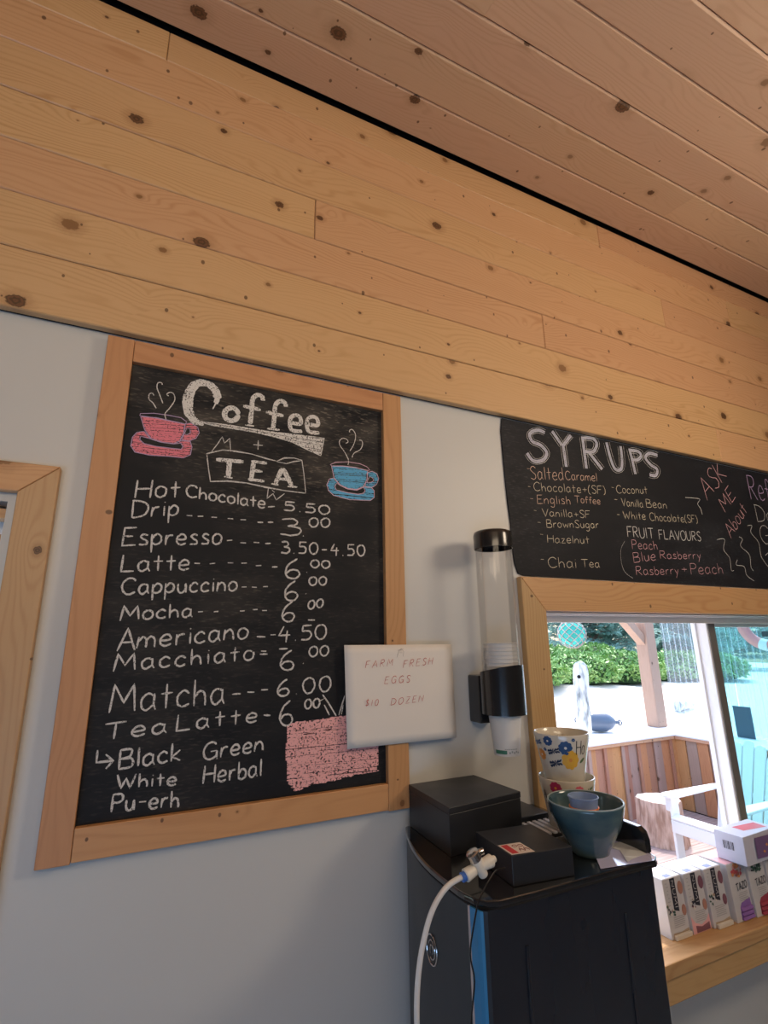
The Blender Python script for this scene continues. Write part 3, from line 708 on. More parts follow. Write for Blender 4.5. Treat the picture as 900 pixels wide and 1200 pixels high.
# ------------------------------------------------------------------ syrup chalkboard
sb = thing('syrup_chalkboard', (1.9, 1.117, Z(.18)), 'frameless black chalkboard listing syrups above the serving window', 'chalkboard')
edge = [at(*p, 1.1165) for p in ((587.5, 491), (587, 505), (589, 530), (592, 560), (595, 590), (598, 615), (600, 640), (603, 660), (607, 672), (614, 676.5))]
poly = [(p.x, p.z) for p in edge]
top = Z(.6495); poly[0] = (poly[0][0], top); poly = [(x+random.uniform(-.0012, .0012), z) for x, z in poly]
poly += [(2.9, Z(.1775)), (2.9, top)]
poly[-3] = (poly[-3][0], Z(.1775))
MB().prism_y(poly, 1.1148, 1.1197).build('panel', M_board2, sb)
SY = 1.1142
z7 = zp(600, 490, 5.0); z8 = zp(600, 570, 5.0); z1 = zp(720, 520, 5.0)
rb = Ribbon(SY)
W6 = .0115
for pts, sm in (([(192, 84), (150, 70), (105, 90), (118, 135), (170, 160), (204, 205), (180, 246), (125, 250), (88, 205)], 1), ([(235, 76), (292, 158)], 0), ([(345, 100), (300, 160), (318, 285)], 0),
                ([(412, 108), (436, 295)], 0), ([(410, 118), (470, 118), (496, 150), (478, 195), (430, 196)], 1), ([(450, 200), (528, 300)], 0),
                ([(553, 142), (578, 240), (606, 300), (640, 296), (644, 240), (636, 165)], 1), ([(688, 178), (724, 328)], 0), ([(690, 188), (740, 196), (756, 222), (735, 244), (705, 244)], 1),
                ([(852, 218), (806, 206), (782, 232), (812, 272), (850, 300), (842, 336), (806, 332)], 1)):
    P = z7(*pts); rb.px(P, W6*1.0, smooth=bool(sm), jit=.05, taper=False)
rb.build(K_syr, sb, 'chalk_title')
rb = Ribbon(SY-.0003)          # scratchy outline strokes over the fill
def off_outline(P, d):
    out = []
    for i, p in enumerate(P):
        a = Vector(P[max(i-1, 0)]); b = Vector(P[min(i+1, len(P)-1)]); t = (b-a).normalized(); out.append((p[0]-t.y*d, p[1]+t.x*d))
    return out
for pts, sm in (([(192, 84), (150, 70), (105, 90), (118, 135), (170, 160), (204, 205), (180, 246), (125, 250), (88, 205)], 1), ([(235, 76), (292, 158)], 0), ([(345, 100), (300, 160), (318, 285)], 0),
                ([(412, 108), (436, 295)], 0), ([(410, 118), (470, 118), (496, 150), (478, 195), (430, 196)], 1), ([(450, 200), (528, 300)], 0),
                ([(553, 142), (578, 240), (606, 300), (640, 296), (644, 240), (636, 165)], 1), ([(688, 178), (724, 328)], 0), ([(690, 188), (740, 196), (756, 222), (735, 244), (705, 244)], 1),
                ([(852, 218), (806, 206), (782, 232), (812, 272), (850, 300), (842, 336), (806, 332)], 1)):
    P = z7(*pts); P = smooth_pts(P, 4) if sm else P
    for d in (-3.3, 3.3, -1.1, 1.1): rb.px(off_outline(P, d), .0011, jit=.4)
rb.build(K_ink, sb, 'chalk_title')
def line2(items, mt, w=.0017):
    for t, a, b, h, *r in items:
        rb = Ribbon(SY); rb.text(t, a, b, h, w, **(r[0] if r else {})); rb.build(mt, sb)
line2([('`', (618, 555), (622, 555), 9), ('Salted', (622, 562), (661, 562.5), 15), ('Caramel', (663, 562), (700, 564), 10)], K_cream, .0018)
line2([('`', (619, 576), (623, 576), 9), ('Chocolate+(SF)', (626, 575), (710, 579), 10)], K_yel)
line2([('`', (621.5, 590), (626, 590), 9), ('English', (630, 590), (669, 591), 10), ('Toffee', (674, 589), (704, 591), 8)], K_cream)
line2([('`', (626, 604), (630, 604), 9), ('Vanilla+SF', (636, 605), (692, 607), 9)], K_yel)
line2([('`', (630, 618), (635, 618), 9), ('BrownSugar', (641, 618), (702, 619), 9)], K_yel)
line2([('`', (633, 632), (638, 632), 9), ('Hazelnut', (642, 636), (691, 637), 9)], K_yel)
line2([('`', (634, 661), (639, 661), 9), ('Chai', (643, 665), (676, 665.5), 12), ('Tea', (682, 664.5), (703, 665), 9)], K_yel)
line2([('`', (717, 577), (721, 577), 9), ('Coconut', (723, 578), (759, 578.5), 9)], K_yel)
line2([('`', (720.5, 591), (725, 591), 9), ('Vanilla', (729, 593), (754, 595), 9), ('Bean', (758, 594.5), (782, 596), 9)], K_yel)
line2([('`', (723.5, 609), (728, 609), 9), ('White', (731, 608), (757, 609), 9), ('Chocolate(SF)', (762, 610), (818, 613), 9)], K_yel)
line2([('FRUIT', (736, 629), (767, 631.5), 12), ('FLAVOURS', (773, 632), (822, 634), 11)], K_ink, .0024)
line2([('Peach', (741, 643), (771, 644), 10)], K_rosem); line2([('Blue', (743, 659), (769, 656.5), 11), ('Rasberry', (774, 655), (822, 655), 9)], K_rosem)
line2([('Rasberry', (746, 674), (796, 673), 10), ('+', (799, 671), (806, 671), 9), ('Peach', (810, 673), (848, 672), 12)], K_rosem)
line2([('ASK', (829, 586), (852, 558), 20, dict(up=(-12, -22)))], K_rosem, .0022)
line2([('ME', (850, 600), (862, 582), 14, dict(up=(-9, -14)))], K_rosem, .0020)
line2([('About', (857, 631), (876, 599), 14, dict(up=(-9, -13)))], K_rosem, .0018)
line2([('Refr', (880, 585), (912, 590), 26)], K_viol, .0026)
line2([('Dai', (888, 611), (911, 614), 18)], K_ink, .0018); line2([('G', (893, 637), (905, 638), 20)], K_ink, .0018)
rb = Ribbon(SY)
for P in ([(415, 315), (460, 318), (500, 325), (488, 352), (505, 380), (515, 415)], [(600, 562), (645, 560), (640, 620), (675, 670), (685, 740), (700, 742)], [(730, 545), (750, 560), (740, 600), (790, 650), (800, 720), (815, 745)],
          [(780, 480), (805, 480), (800, 520), (845, 580), (860, 660), (900, 720)], [(720, 680), (715, 710), (760, 720), (775, 770), (820, 805)], [(885, 655), (900, 640), (905, 665)]):
    rb.px(z1(*P), .0018, smooth=True)
rb.px(z1((60, 570), (38, 620), (40, 690), (60, 750), (110, 790)), .0008, smooth=True)
tag(rb.build(K_ink, sb, 'chalk_arrow'), kind='stuff')

# ------------------------------------------------------------------ the tall black water cooler
KZ = Z(-.385)
M_kbody = mat('gloss_black_plastic', (.012, .016, .026), .22, coat=.8, coat_r=.14)
M_ktop = mat('polished_black_top', (.012, .013, .016), .10, coat=1.0, coat_r=.04)
M_kfront = mat('satin_black_front', (.030, .036, .046), .42)
M_kblue = mat('blue_trim_strip', (.03, .22, .48), .35)
M_kline = mat('pinkish_grey_trim_line', (.45, .38, .38), .5)
M_box = mat('matt_black_card', (.018, .020, .026), .38)
M_chrome = mat('chrome', (.62, .62, .62), .18, metal=1.0)
M_wplas = mat('white_plastic', (.78, .75, .68), .35)
M_bluec = mat('blue_collet', (.05, .16, .55), .4)
M_blackp = mat('black_plastic', (.010, .010, .012), .25, coat=.5)
def smear(m, a, b, sc):
    g = NG(m); tc = g.n('ShaderNodeTexCoord'); mp = g.n('ShaderNodeMapping'); mp.inputs['Scale'].default_value = sc; g.l(tc.outputs['Object'], mp.inputs[0])
    nz = g.n('ShaderNodeTexNoise', i_Scale=1.0, i_Detail=4.0); g.l(mp.outputs[0], nz.inputs['Vector'])
    mr = g.n('ShaderNodeMapRange'); mr.inputs['To Min'].default_value = a; mr.inputs['To Max'].default_value = b; g.l(nz.outputs[0], mr.inputs[0]); g.l(mr.outputs[0], g.b.inputs['Roughness'])
    n2 = g.n('ShaderNodeTexNoise', i_Scale=5.0, i_Detail=1.0); g.l(tc.outputs['Object'], n2.inputs['Vector']); g.bump(n2.outputs[0], .55, .012)
smear(M_kbody, .12, .42, (9, 9, 2.2)); smear(M_kfront, .3, .55, (6, 6, 3)); smear(M_box, .28, .5, (12, 12, 12))
ck = thing('water_cooler', (.70, .92, 0), 'tall glossy black water cooler with curved front and blue corner strip below the serving window', 'water cooler')
def arc(y0, y1, n, inset=0.0):
    return [(.502+inset+.95*max(0, y-.845)**2+.10*max(0, .80-y), y) for y in [y0+(y1-y0)*i/(n-1) for i in range(n)]]
front = arc(1.095, .778, 14, .004)
body = front+[(.511, .766), (.5135, .7520), (.519, .7462), (.882, .746), (.895, .756), (.895, 1.095)]
MB().prism(body, 0.0, KZ-.0125).build('body', M_kbody, ck, smooth=True, auto=30)
fp = arc(1.09, .780, 14, .0015); fi = [(x+.010, y) for x, y in fp][::-1]
MB().prism(fp+fi, .03, KZ-.0135).build('front_panel', M_kfront, ck, smooth=True, auto=30)
MB().prism([(.5045, .7785), (.5065, .7755), (.512, .777), (.512, .780)], .03, KZ-.0135).build('trim_line', M_kline, ck)
MB().prism([(.5062, .7752), (.5080, .760), (.5105, .7535), (.5140, .7505), (.5140, .77), (.512, .777)], .03, KZ-.0135).build('corner_strip', M_kblue, ck)
cap = arc(1.097, .800, 14, -.001)+[(.503, .784), (.508, .766), (.520, .750), (.540, .742), (.60, .740), (.884, .737), (.900, .748), (.904, .79), (.9105, .86), (.9105, 1.097)]
o = MB().prism(cap, KZ-.010, KZ).build('top_cap', M_ktop, ck); bv = o.modifiers.new('b', 'BEVEL'); bv.width = .003; bv.segments = 3; bv.limit_method = 'ANGLE'; bv.angle_limit = R_(50)
MB().prism([(x+.003, y+.002 if y < .8 else y) for x, y in cap], KZ-.0135, KZ-.0105).build('cap_seam', M_dark, ck)
# raised rim along the far end of the top
rim_prof = [(.757, 0), (.757, .022), (.762, .036), (.772, .042), (.848, .044), (.858, .036), (.860, 0)]
m = MB(); n = len(rim_prof)
for x in (.886, .9015):
    m.v += [Vector((x, y, KZ+.0002+h)) for y, h in rim_prof]
m.f = [tuple(range(n)), tuple(n+i for i in range(n))[::-1]]+[(i, n+i, n+(i+1) % n, (i+1) % n) for i in range(n)]
o = m.build('raised_rim', M_ktop, ck); bv = o.modifiers.new('b', 'BEVEL'); bv.width = .003; bv.segments = 2; bv.limit_method = 'ANGLE'
# two upright ribs pressed into the side
for x in (.585, .800):
    MB().box(x, x+.006, .7435, .7462, .05, KZ-.07, .001).build('side_rib', M_kbody, ck)
# overflow grille and the plate behind it
M_grl = mat('grey_grille_plastic', (.72, .72, .76), .3)
MB().box(.758, .872, .905, .985, KZ+.0002, KZ+.0025).build('grille_tray', M_dark, ck)
MB().box(.758, .872, .993, 1.092, KZ+.0002, KZ+.012, .002).build('rear_plate', M_kfront, ck)
for k in range(7):
    x = .761+k*.0152; m = MB(); m.add([(x, .908, KZ+.0027), (x+.0085, .908, KZ+.0027), (x+.0145, .982, KZ+.0027), (x+.006, .982, KZ+.0027), (x, .908, KZ+.006), (x+.0085, .908, KZ+.006), (x+.0145, .982, KZ+.006), (x+.006, .982, KZ+.006)],
        [(3, 2, 1, 0), (4, 5, 6, 7), (0, 1, 5, 4), (1, 2, 6, 5), (2, 3, 7, 6), (3, 0, 4, 7)])
    m.build('grille_bar', M_grl, ck)
# oval badge on the front
ez = at(503, 1114, .895).z; ex = .5025+.95*.05**2
em = MB()
def oval(ry, rz, t, n=28, x=0.0, a0=0, a1=360, oy=0, oz=0):
    em.tube([(ex-.001-x, .895+oy+ry*math.cos(R_(a0+(a1-a0)*i/n)), ez+oz+rz*math.sin(R_(a0+(a1-a0)*i/n))) for i in range(n+1)], t, 6)
oval(.017, .022, .0014); em.build('badge_ring', M_chrome, ck, smooth=True)
em = MB(); oval(.0105, .014, .0011, a0=20, a1=300); em.build('badge_swirl', M_chrome, ck, smooth=True)
em = MB(); oval(.005, .007, .0010, a0=-60, a1=230); em.build('badge_swirl', M_chrome, ck, smooth=True)

# two black cartons on top
def solid_quad(name, P, h, mt, parent, z0, bev=.001):
    m = MB(); m.add([(x, y, z0) for x, y in P]+[(x, y, z0+h) for x, y in P], [(3, 2, 1, 0), (4, 5, 6, 7), (0, 1, 5, 4), (1, 2, 6, 5), (2, 3, 7, 6), (3, 0, 4, 7)])
    o = m.build(name, mt, parent); b = o.modifiers.new('b', 'BEVEL'); b.width = bev; b.segments = 2; return o
c1 = thing('black_carton', (.655, 1.0, KZ), 'large plain black lidded carton at the back of the water cooler top', 'box')
Q = [(.560, .912), (.748, .935), (.742, 1.092), (.570, 1.092)]
solid_quad('carton_base', Q, .070, M_box, c1, KZ+.0004)
cx_ = sum(p[0] for p in Q)/4; cy_ = sum(p[1] for p in Q)/4
solid_quad('lid', [(cx_+(x-cx_)*1.008, min(cy_+(y-cy_)*1.008, 1.0935)) for x, y in Q], .0115, M_box, c1, KZ+.0708)
c2 = thing('black_carton', (.645, .82, KZ), 'small low black carton with a red and white label, beside the blue bowl', 'box')
solid_quad('carton_base', [(.586, .766), (.704, .752), (.716, .870), (.598, .884)], .044, M_box, c2, KZ+.0004)
lab = MB(); lz = KZ+.0452
def on_lab(u, v): return (.588+.043*u+.004*v, .7675-.006*u+.043*v, 0)
def lq(u0, u1, v0, v1, z): 
    P = [on_lab(u0, v0), on_lab(u1, v0), on_lab(u1, v1), on_lab(u0, v1)]
    return [(x, y, z) for x, y, _ in P]+[(x, y, z+.0002) for x, y, _ in P]
QF = [(3, 2, 1, 0), (4, 5, 6, 7), (0, 1, 5, 4), (1, 2, 6, 5), (2, 3, 7, 6), (3, 0, 4, 7)]
MB().add(lq(0, 1, 0, 1, lz), QF).build('label', mat('label_white', (.75, .66, .62), .5), c2)
MB().add(lq(.08, .36, .08, .92, lz+.00025), QF).build('label_band', mat('label_red', (.60, .03, .04), .5), c2)
m = MB()
for (u, v, r) in ((.58, .72, .10), (.82, .70, .10), (.62, .34, .0), (.84, .36, .0)):
    if r: m.tube([(*on_lab(u+r*math.cos(a*PI/6), v+r*math.sin(a*PI/6))[:2], lz+.0004) for a in range(13)], .0005, 5)
    else:
        m.tube([(*on_lab(u-.1, v-.14)[:2], lz+.0004), (*on_lab(u, v+.16)[:2], lz+.0004), (*on_lab(u+.1, v-.14)[:2], lz+.0004)], .0005, 5); m.tube([(*on_lab(u-.08, v)[:2], lz+.0004), (*on_lab(u+.08, v+.02)[:2], lz+.0004)], .0005, 5)
m.build('label_print', mat('label_dark_red', (.22, .03, .03), .6), c2)

# hose with its push-fit valve, and a thin black cable
hv = thing('water_hose', (.50, .78, KZ), 'white water hose with a push-fit elbow valve hanging down beside the cooler', 'hose')
P = lambda x, y, Y=.785: at(x, y, Y)
hp = [(546, 1026), (537, 1030), (525, 1038), (513, 1054), (504, 1074), (497, 1100), (492, 1128), (489, 1160), (488.5, 1200), (490, 1250), (494, 1330)]
pts = smooth_pts([tuple(P(x, y)) for x, y in hp], 5)
MB().tube(pts, .0042, 12).build('tube', mat('milky_tubing', (.74, .72, .70), .35), hv, smooth=True)
def cyl(name, a, b, ra, rb_, mt, n=18): return MB().tube([a, a.lerp(b, .06), a.lerp(b, .94), b], [ra*.9, ra, rb_, rb_*.9], n).build(name, mt, hv, smooth=True)
cyl('collet', P(541, 1028.5), P(545, 1026.5), .0072, .0072, M_bluec)
cyl('nut', P(545, 1026.5), P(556, 1019), .0100, .0085, M_wplas)
cyl('valve_body', P(567, 1026), P(557, 1005), .0078, .0098, M_wplas)
cyl('nut', P(563, 1015), P(576, 1008), .0085, .0100, M_wplas)
cyl('collet', P(576, 1008), P(580, 1006), .0060, .0050, M_wplas)
cyl('knob', P(557.5, 1007), P(553, 998.5), .0112, .0108, M_chrome)
cyl('lever', P(556, 1001), P(566, 997), .0055, .0050, M_chrome)
cb = MB().tube(smooth_pts([tuple(at(x, y, Y)) for x, y, Y in ((592, 1017.5, .762), (582, 1020, .758), (574, 1031, .745), (567, 1043, .738), (561, 1056, .736), (556, 1080, .736), (551, 1118, .736), (556, 1150, .736), (552, 1200, .736), (553, 1260, .736))], 5), .0013, 8).build('cable', M_blackp, None, smooth=True)
tag(cb, 'thin black cable trailing down the blue corner strip of the cooler', 'cable')

# ------------------------------------------------------------------ bowl with little plastic cups
M_glz = noisy('blue_green_glaze', (.035, .085, .125), (.10, .165, .175), (14, 14, 30), rough=.16, lo=.3, hi=.7, coat=.6)
bc = Vector((.803, .812, KZ))
bowl = thing('glazed_bowl', bc, 'dark blue green glazed stoneware bowl holding small plastic cups', 'bowl')
prof = [(.030, .0005), (.034, .001), (.0355, .006), (.040, .016), (.050, .032), (.060, .050), (.0665, .068), (.069, .083), (.0695, .0865), (.0685, .0885), (.0665, .0870), (.0655, .080), (.060, .060), (.048, .034), (.030, .014), (.012, .009), (0.0001, .008)]
MB().lathe(bc, prof, 48).build('bowl_body', M_glz, bowl, smooth=True, auto=70)
MB().lathe(bc, [(.0687, .0869), (.0699, .0880), (.0694, .0896), (.0680, .0898), (.0668, .0884)], 48, ring=True).build('rim_glaze', mat('pale_worn_rim', (.30, .38, .40), .2), bowl, smooth=True, auto=70)
def cup(loc, rt, rb_, h, mt, name, label, cat='cup', group=None, th=.0012, rimr=.0014, n=36, rimmat=None):
    t = thing(name, loc, label, cat, group)
    MB().lathe(loc, [(rb_, 0), (rb_, .001), (rt, h), (rt-th, h), (rb_-th, .003), (.0001, .003)], n).build('cup_wall', mt, t, smooth=True, auto=35)
    MB().lathe(loc, [(rt+math.cos(a*PI/4)*rimr, h+math.sin(a*PI/4)*rimr) for a in range(9)], n, ring=True).build('rolled_rim', rimmat or mt, t, smooth=True, auto=80)
    return t
M_clear = mat('frosted_clear_plastic', (.50, .66, .98), .25, trans=.55, ior=1.2)
M_orange = mat('orange_plastic', (.85, .22, .04), .35)
cup(bc+Vector((-.006, -.002, .0105)), .0262, .019, .068, M_orange, 'plastic_cup', 'small orange plastic cup standing in the blue bowl under a clear one')
cup(bc+Vector((-.006, -.002, .0270)), .0270, .0175, .069, M_clear, 'plastic_cup', 'small frosted clear plastic cup stacked inside the orange cup in the bowl')

# clear film and tab lying behind the bowl
def on_top(px, py, z=KZ):
    d = at(px, py, 1.0)-Vector((0, 0, CAMZ)); k = (z-CAMZ)/d.z; return Vector((d.x*k, d.y*k, z))
fm = thing('plastic_film', on_top(735, 1000), 'crumpled lilac and white film sheet lying on the cooler top right of the bowl', 'film')
P_ = [(716, 984), (724, 983), (768, 1003.5), (767, 1008), (704, 1018), (698, 1004)]
m = MB(); m.add([on_top(x, y, KZ+.0012+.0014*(i % 2)) for i, (x, y) in enumerate(P_)], [tuple(range(6))])
o = m.build('lilac_sheet', mat('lilac_film', (.66, .66, .95), .10, coat=.6), fm); sd = o.modifiers.new('s', 'SOLIDIFY'); sd.thickness = .0003
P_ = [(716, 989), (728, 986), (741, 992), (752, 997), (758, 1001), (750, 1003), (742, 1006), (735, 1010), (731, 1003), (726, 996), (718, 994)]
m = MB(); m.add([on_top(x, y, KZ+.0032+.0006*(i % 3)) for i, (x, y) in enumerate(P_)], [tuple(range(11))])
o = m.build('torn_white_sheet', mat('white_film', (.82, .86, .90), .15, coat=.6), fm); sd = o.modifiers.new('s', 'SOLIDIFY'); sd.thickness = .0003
tb = MB(); tb.add([on_top(724, 974, KZ+.016), on_top(750, 982, KZ+.016), on_top(744, 989.5, KZ+.004), on_top(720, 983, KZ+.004)], [(0, 1, 2, 3)])
to = tb.build('clear_tab', mat('clear_acrylic', (.75, .85, 1.0), .1, trans=.5, ior=1.2)); sd = to.modifiers.new('s', 'SOLIDIFY'); sd.thickness = .0012
tag(to, 'clear plastic strip leaning near the raised rim of the cooler', 'plastic strip')

# ------------------------------------------------------------------ two floral mugs, stacked
M_mug = mat('ivory_glaze', (.70, .66, .58), .2, coat=.6)
DEC = {k: mat('print_'+k, c, .35) for k, c in dict(blue=(.03, .09, .25), yellow=(.80, .45, .06), orange=(.75, .30, .07), magenta=(.50, .04, .14), pink=(.75, .16, .24), green=(.10, .17, .07), olive=(.22, .27, .12), black=(.02, .02, .025), white=(.8, .78, .72), navy=(.02, .04, .10)).items()}
MP = [(.040, 0.0), (.0425, .004), (.0455, .030), (.0515, .060), (.0568, .085), (.0585, .098)]
def mug_r(h):
    for (r0, h0), (r1, h1) in zip(MP[:-1], MP[1:]):
        if h0 <= h <= h1: return r0+(r1-r0)*(h-h0)/(h1-h0)
    return MP[-1][0]
def mug(loc, label, deco):
    t = thing('floral_mug', loc, label, 'mug')
    p = MP+[(.0583, .1000), (.0566, .1005), (.0552, .0990), (.0530, .085), (.0480, .060), (.0420, .030), (.038, .008), (.0001, .006)]
    MB().lathe(loc, p, 48).build('mug_body', M_mug, t, smooth=True, auto=60)
    m = MB().tube(smooth_pts([tuple(loc+Vector((math.cos(R_(40))*r, math.sin(R_(40))*r, h))) for r, h in ((.052, .082), (.075, .085), (.088, .062), (.080, .034), (.045, .024))], 5), .0055, 10)
    m.build('handle', M_mug, t, smooth=True)
    a0 = math.atan2(-loc.y, -loc.x)
    def sp(u, h, k=0): r = mug_r(min(max(h, 0), .098))+.0004+k*.00015; return loc+Vector((r*math.cos(a0+u), r*math.sin(a0+u), h))
    def patch(mb, cu, chh, shape, k=0):      # shape in metres around (cu, ch)
        n = len(shape); vs = [sp(cu, chh, k)]+[sp(cu+x*.5/.053, chh+y*.5, k) for x, y in shape]+[sp(cu+x/.053, chh+y, k) for x, y in shape]
        mb.add(vs, [(0, i+1, (i+1) % n+1) for i in range(n)]+[(i+1, n+i+1, n+(i+1) % n+1, (i+1) % n+1) for i in range(n)])
    def ell(rx, ry, rot=0, ox=0, oy=0, n=12):
        return [(ox+rx*math.cos(a)*math.cos(rot)-ry*math.sin(a)*math.sin(rot), oy+rx*math.cos(a)*math.sin(rot)+ry*math.sin(a)*math.cos(rot)) for a in [2*PI*i/n for i in range(n)]]
    for kind, u, h, sz, c in deco:
        if kind != 'text': sz *= 1.18
        mb = MB()
        if kind == 'flower':
            pet = []
            for i in range(60):
                a = 2*PI*i/60; rr = sz*(.86+.14*abs(math.cos(4.5*a))); pet.append((rr*math.cos(a), rr*math.sin(a)))
            patch(mb, u, h, pet); o = mb.build('printed_flower', DEC[c], t)
            mc = MB(); patch(mc, u, h, ell(sz*.2, sz*.2), 2); mc.build('flower_centre', DEC['yellow' if c in ('pink', 'magenta') else ('orange' if c == 'yellow' else 'white')], o)
        elif kind == 'leaf':
            patch(mb, u, h, ell(sz, sz*.38, .6)); mb.build('printed_leaf', DEC[c], t)
        elif kind == 'sprig':
            sz *= 1.35
            for i in range(5):
                cx_0 = -sz+i*sz*.5; patch(mb, u, h, ell(sz*.24, sz*.09, 1.2, cx_0, (i-2)*sz*.12+sz*.30)); patch(mb, u, h, ell(sz*.24, sz*.09, -.9, cx_0+sz*.1, (i-2)*sz*.12-sz*.26))
            tag(mb.build('printed_sprig', DEC[c], t), kind='stuff')
        elif kind == 'text':
            tw, st = text_strokes(c, .12)
            for p in st:
                p = [(x*sz*.6, y*sz) for x, y in p]
                for q0, q1 in zip(p[:-1], p[1:]):
                    d = Vector((q1[0]-q0[0], q1[1]-q0[1])); 
                    if d.length < 1e-7: continue
                    nn = Vector((-d.y, d.x)).normalized()*.0009
                    vs = [sp(u+(q0[0]+nn.x)/.053, h+q0[1]+nn.y, 1), sp(u+(q0[0]-nn.x)/.053, h+q0[1]-nn.y, 1), sp(u+(q1[0]-nn.x)/.053, h+q1[1]-nn.y, 1), sp(u+(q1[0]+nn.x)/.053, h+q1[1]+nn.y, 1)]
                    mb.add(vs, [(0, 1, 2, 3)])
            mb.build('printed_lettering', DEC['black'], t)
    return t
mc_ = Vector((.869, .926, KZ+.0008))
mug(mc_, 'lower ivory mug with magenta flowers, half hidden behind the blue bowl',
    [('flower', -.42, .086, .0105, 'magenta'), ('flower', .42, .083, .0085, 'pink'), ('leaf', .12, .080, .0065, 'olive'), ('leaf', -.12, .078, .006, 'green'), ('sprig', .80, .080, .008, 'green'), ('text', -1.15, .060, .017, 'ALe'), ('flower', -.75, .040, .007, 'magenta'), ('sprig', .5, .062, .007, 'olive')])
mug(mc_+Vector((-.006, -.002, .0895)), 'upper ivory mug with blue and yellow flowers, stacked in the other floral mug',
    [('flower', .12, .076, .0120, 'blue'), ('flower', .30, .052, .0165, 'yellow'), ('flower', -.52, .088, .0085, 'blue'), ('flower', -.95, .058, .0100, 'orange'), ('leaf', .86, .050, .0070, 'green'), ('sprig', -.36, .068, .0070, 'navy'), ('sprig', -.34, .044, .0080, 'navy'), ('sprig', -1.05, .082, .006, 'blue'), ('text', .54, .062, .028, 'Ho'), ('flower', .42, .092, .003, 'blue'), ('flower', -.70, .070, .003, 'blue')])

# ------------------------------------------------------------------ cup dispenser on the wall
dc = Vector((.797, 1.032, 0))
dp = thing('cup_dispenser', (.797, 1.09, Z(-.19)), 'clear tube cup dispenser with black lid and collar fixed to the wall', 'cup dispenser')
M_tube = mat('clear_acrylic_tube', (1, 1, 1), .05); g = NG(M_tube)
tr = g.n('ShaderNodeBsdfTransparent'); tr.inputs[0].default_value = (.985, .985, .988, 1); gl = g.n('ShaderNodeBsdfGlossy'); gl.inputs['Roughness'].default_value = .06
lw = g.n('ShaderNodeLayerWeight', i_Blend=.35); mx = g.n('ShaderNodeMixShader'); g.l(g.math('MULTIPLY', lw.outputs['Fresnel'], .30), mx.inputs[0]); g.l(tr.outputs[0], mx.inputs[1]); g.l(gl.outputs[0], mx.inputs[2]); g.l(mx.outputs[0], g.N['Material Output'].inputs[0])
MB().lathe(dc, [(.0462, Z(-.150)), (.0462, Z(.250)), (.0442, Z(.250)), (.0442, Z(-.150)), (.0462, Z(-.150))], 40).build('tube', M_tube, dp, smooth=True, auto=60)
MB().lathe(dc, [(.0485, Z(.228)), (.0490, Z(.262)), (.0470, Z(.270)), (.040, Z(.2735)), (.0001, Z(.2745)), (.0001, Z(.2515)), (.0468, Z(.2515)), (.0468, Z(.228)), (.0485, Z(.228))], 40).build('lid', M_blackp, dp, smooth=True, auto=50)
m = MB(); n = 40; vs = []
for (ro, top) in ((.0520, 0), (.0520, 1), (.0468, 1), (.0468, 0)):
    for k in range(n):
        a = 2*PI*k/n; ct = math.cos(a-R_(-70))        # the collar climbs towards the front right
        vs.append(dc+Vector((ro*math.cos(a), ro*math.sin(a), Z(-.064)+.010*ct if top else Z(-.165))))
fs = []
for i in range(4):
    for k in range(n): fs.append((i*n+k, i*n+(k+1) % n, ((i+1) % 4)*n+(k+1) % n, ((i+1) % 4)*n+k))
m.add(vs, fs); m.build('collar', M_blackp, dp, smooth=True, auto=40)
box('wall_bracket', M_blackp, dp, .757, .822, 1.072, 1.1195, Z(-.190), Z(-.080), .004)
M_cupw = mat('white_paper_cup', (.72, .72, .71), .55)
cupg = 'paper cups nested in the dispenser'
names = ['topmost', 'second', 'third', 'fourth', 'fifth', 'sixth', 'seventh']
base_z = Z(-.253)
low = cup(Vector((dc.x, dc.y, base_z)), .0395, .0292, .108, M_cupw, 'paper_cup', 'white paper cup with green band showing below the black dispenser collar', 'cup', cupg)
gb = MB(); a0 = math.atan2(-dc.y, -dc.x)
def cupband(h0, h1, u0, u1, k=.0004, n=14):
    vs = []
    for i in range(n+1):
        a = a0+u0+(u1-u0)*i/n
        for h in (h0, h1): r = .0292+(.0395-.0292)*h/.108+k; vs.append((dc.x+r*math.cos(a), dc.y+r*math.sin(a), base_z+h))
    return vs, [(2*i, 2*i+2, 2*i+3, 2*i+1) for i in range(n)]
MB().add(*cupband(.005, .013, -.95, .0)).build('printed_band', mat('green_print', (.06, .22, .15), .6), low)
m = MB()
for i in range(9): m.add(*cupband(.0145, .0165, -.15+i*.11, -.15+i*.11+.075, n=2))
for i in range(5): m.add(*cupband(.006+(i % 2)*.002, .010+(i % 2)*.002, .15+i*.18, .15+i*.18+.12, n=2))
tag(m.build('printed_marks', mat('grey_print', (.35, .38, .38), .6), low), kind='stuff')
top_k = None
for i in range(7):
    zt = Z(-.005)-.0088*i
    loc = Vector((dc.x, dc.y, zt-.108))
    lab = '%s white paper cup from the top of the stack in the clear tube' % names[i] if i else 'topmost white paper cup of the stack in the clear tube'
    if top_k is None: top_k = cup(loc, .0395, .0292, .108, M_cupw, 'paper_cup', lab, 'cup', cupg)
    else: c = copy_tree(top_k); c.location = loc; c['label'] = lab

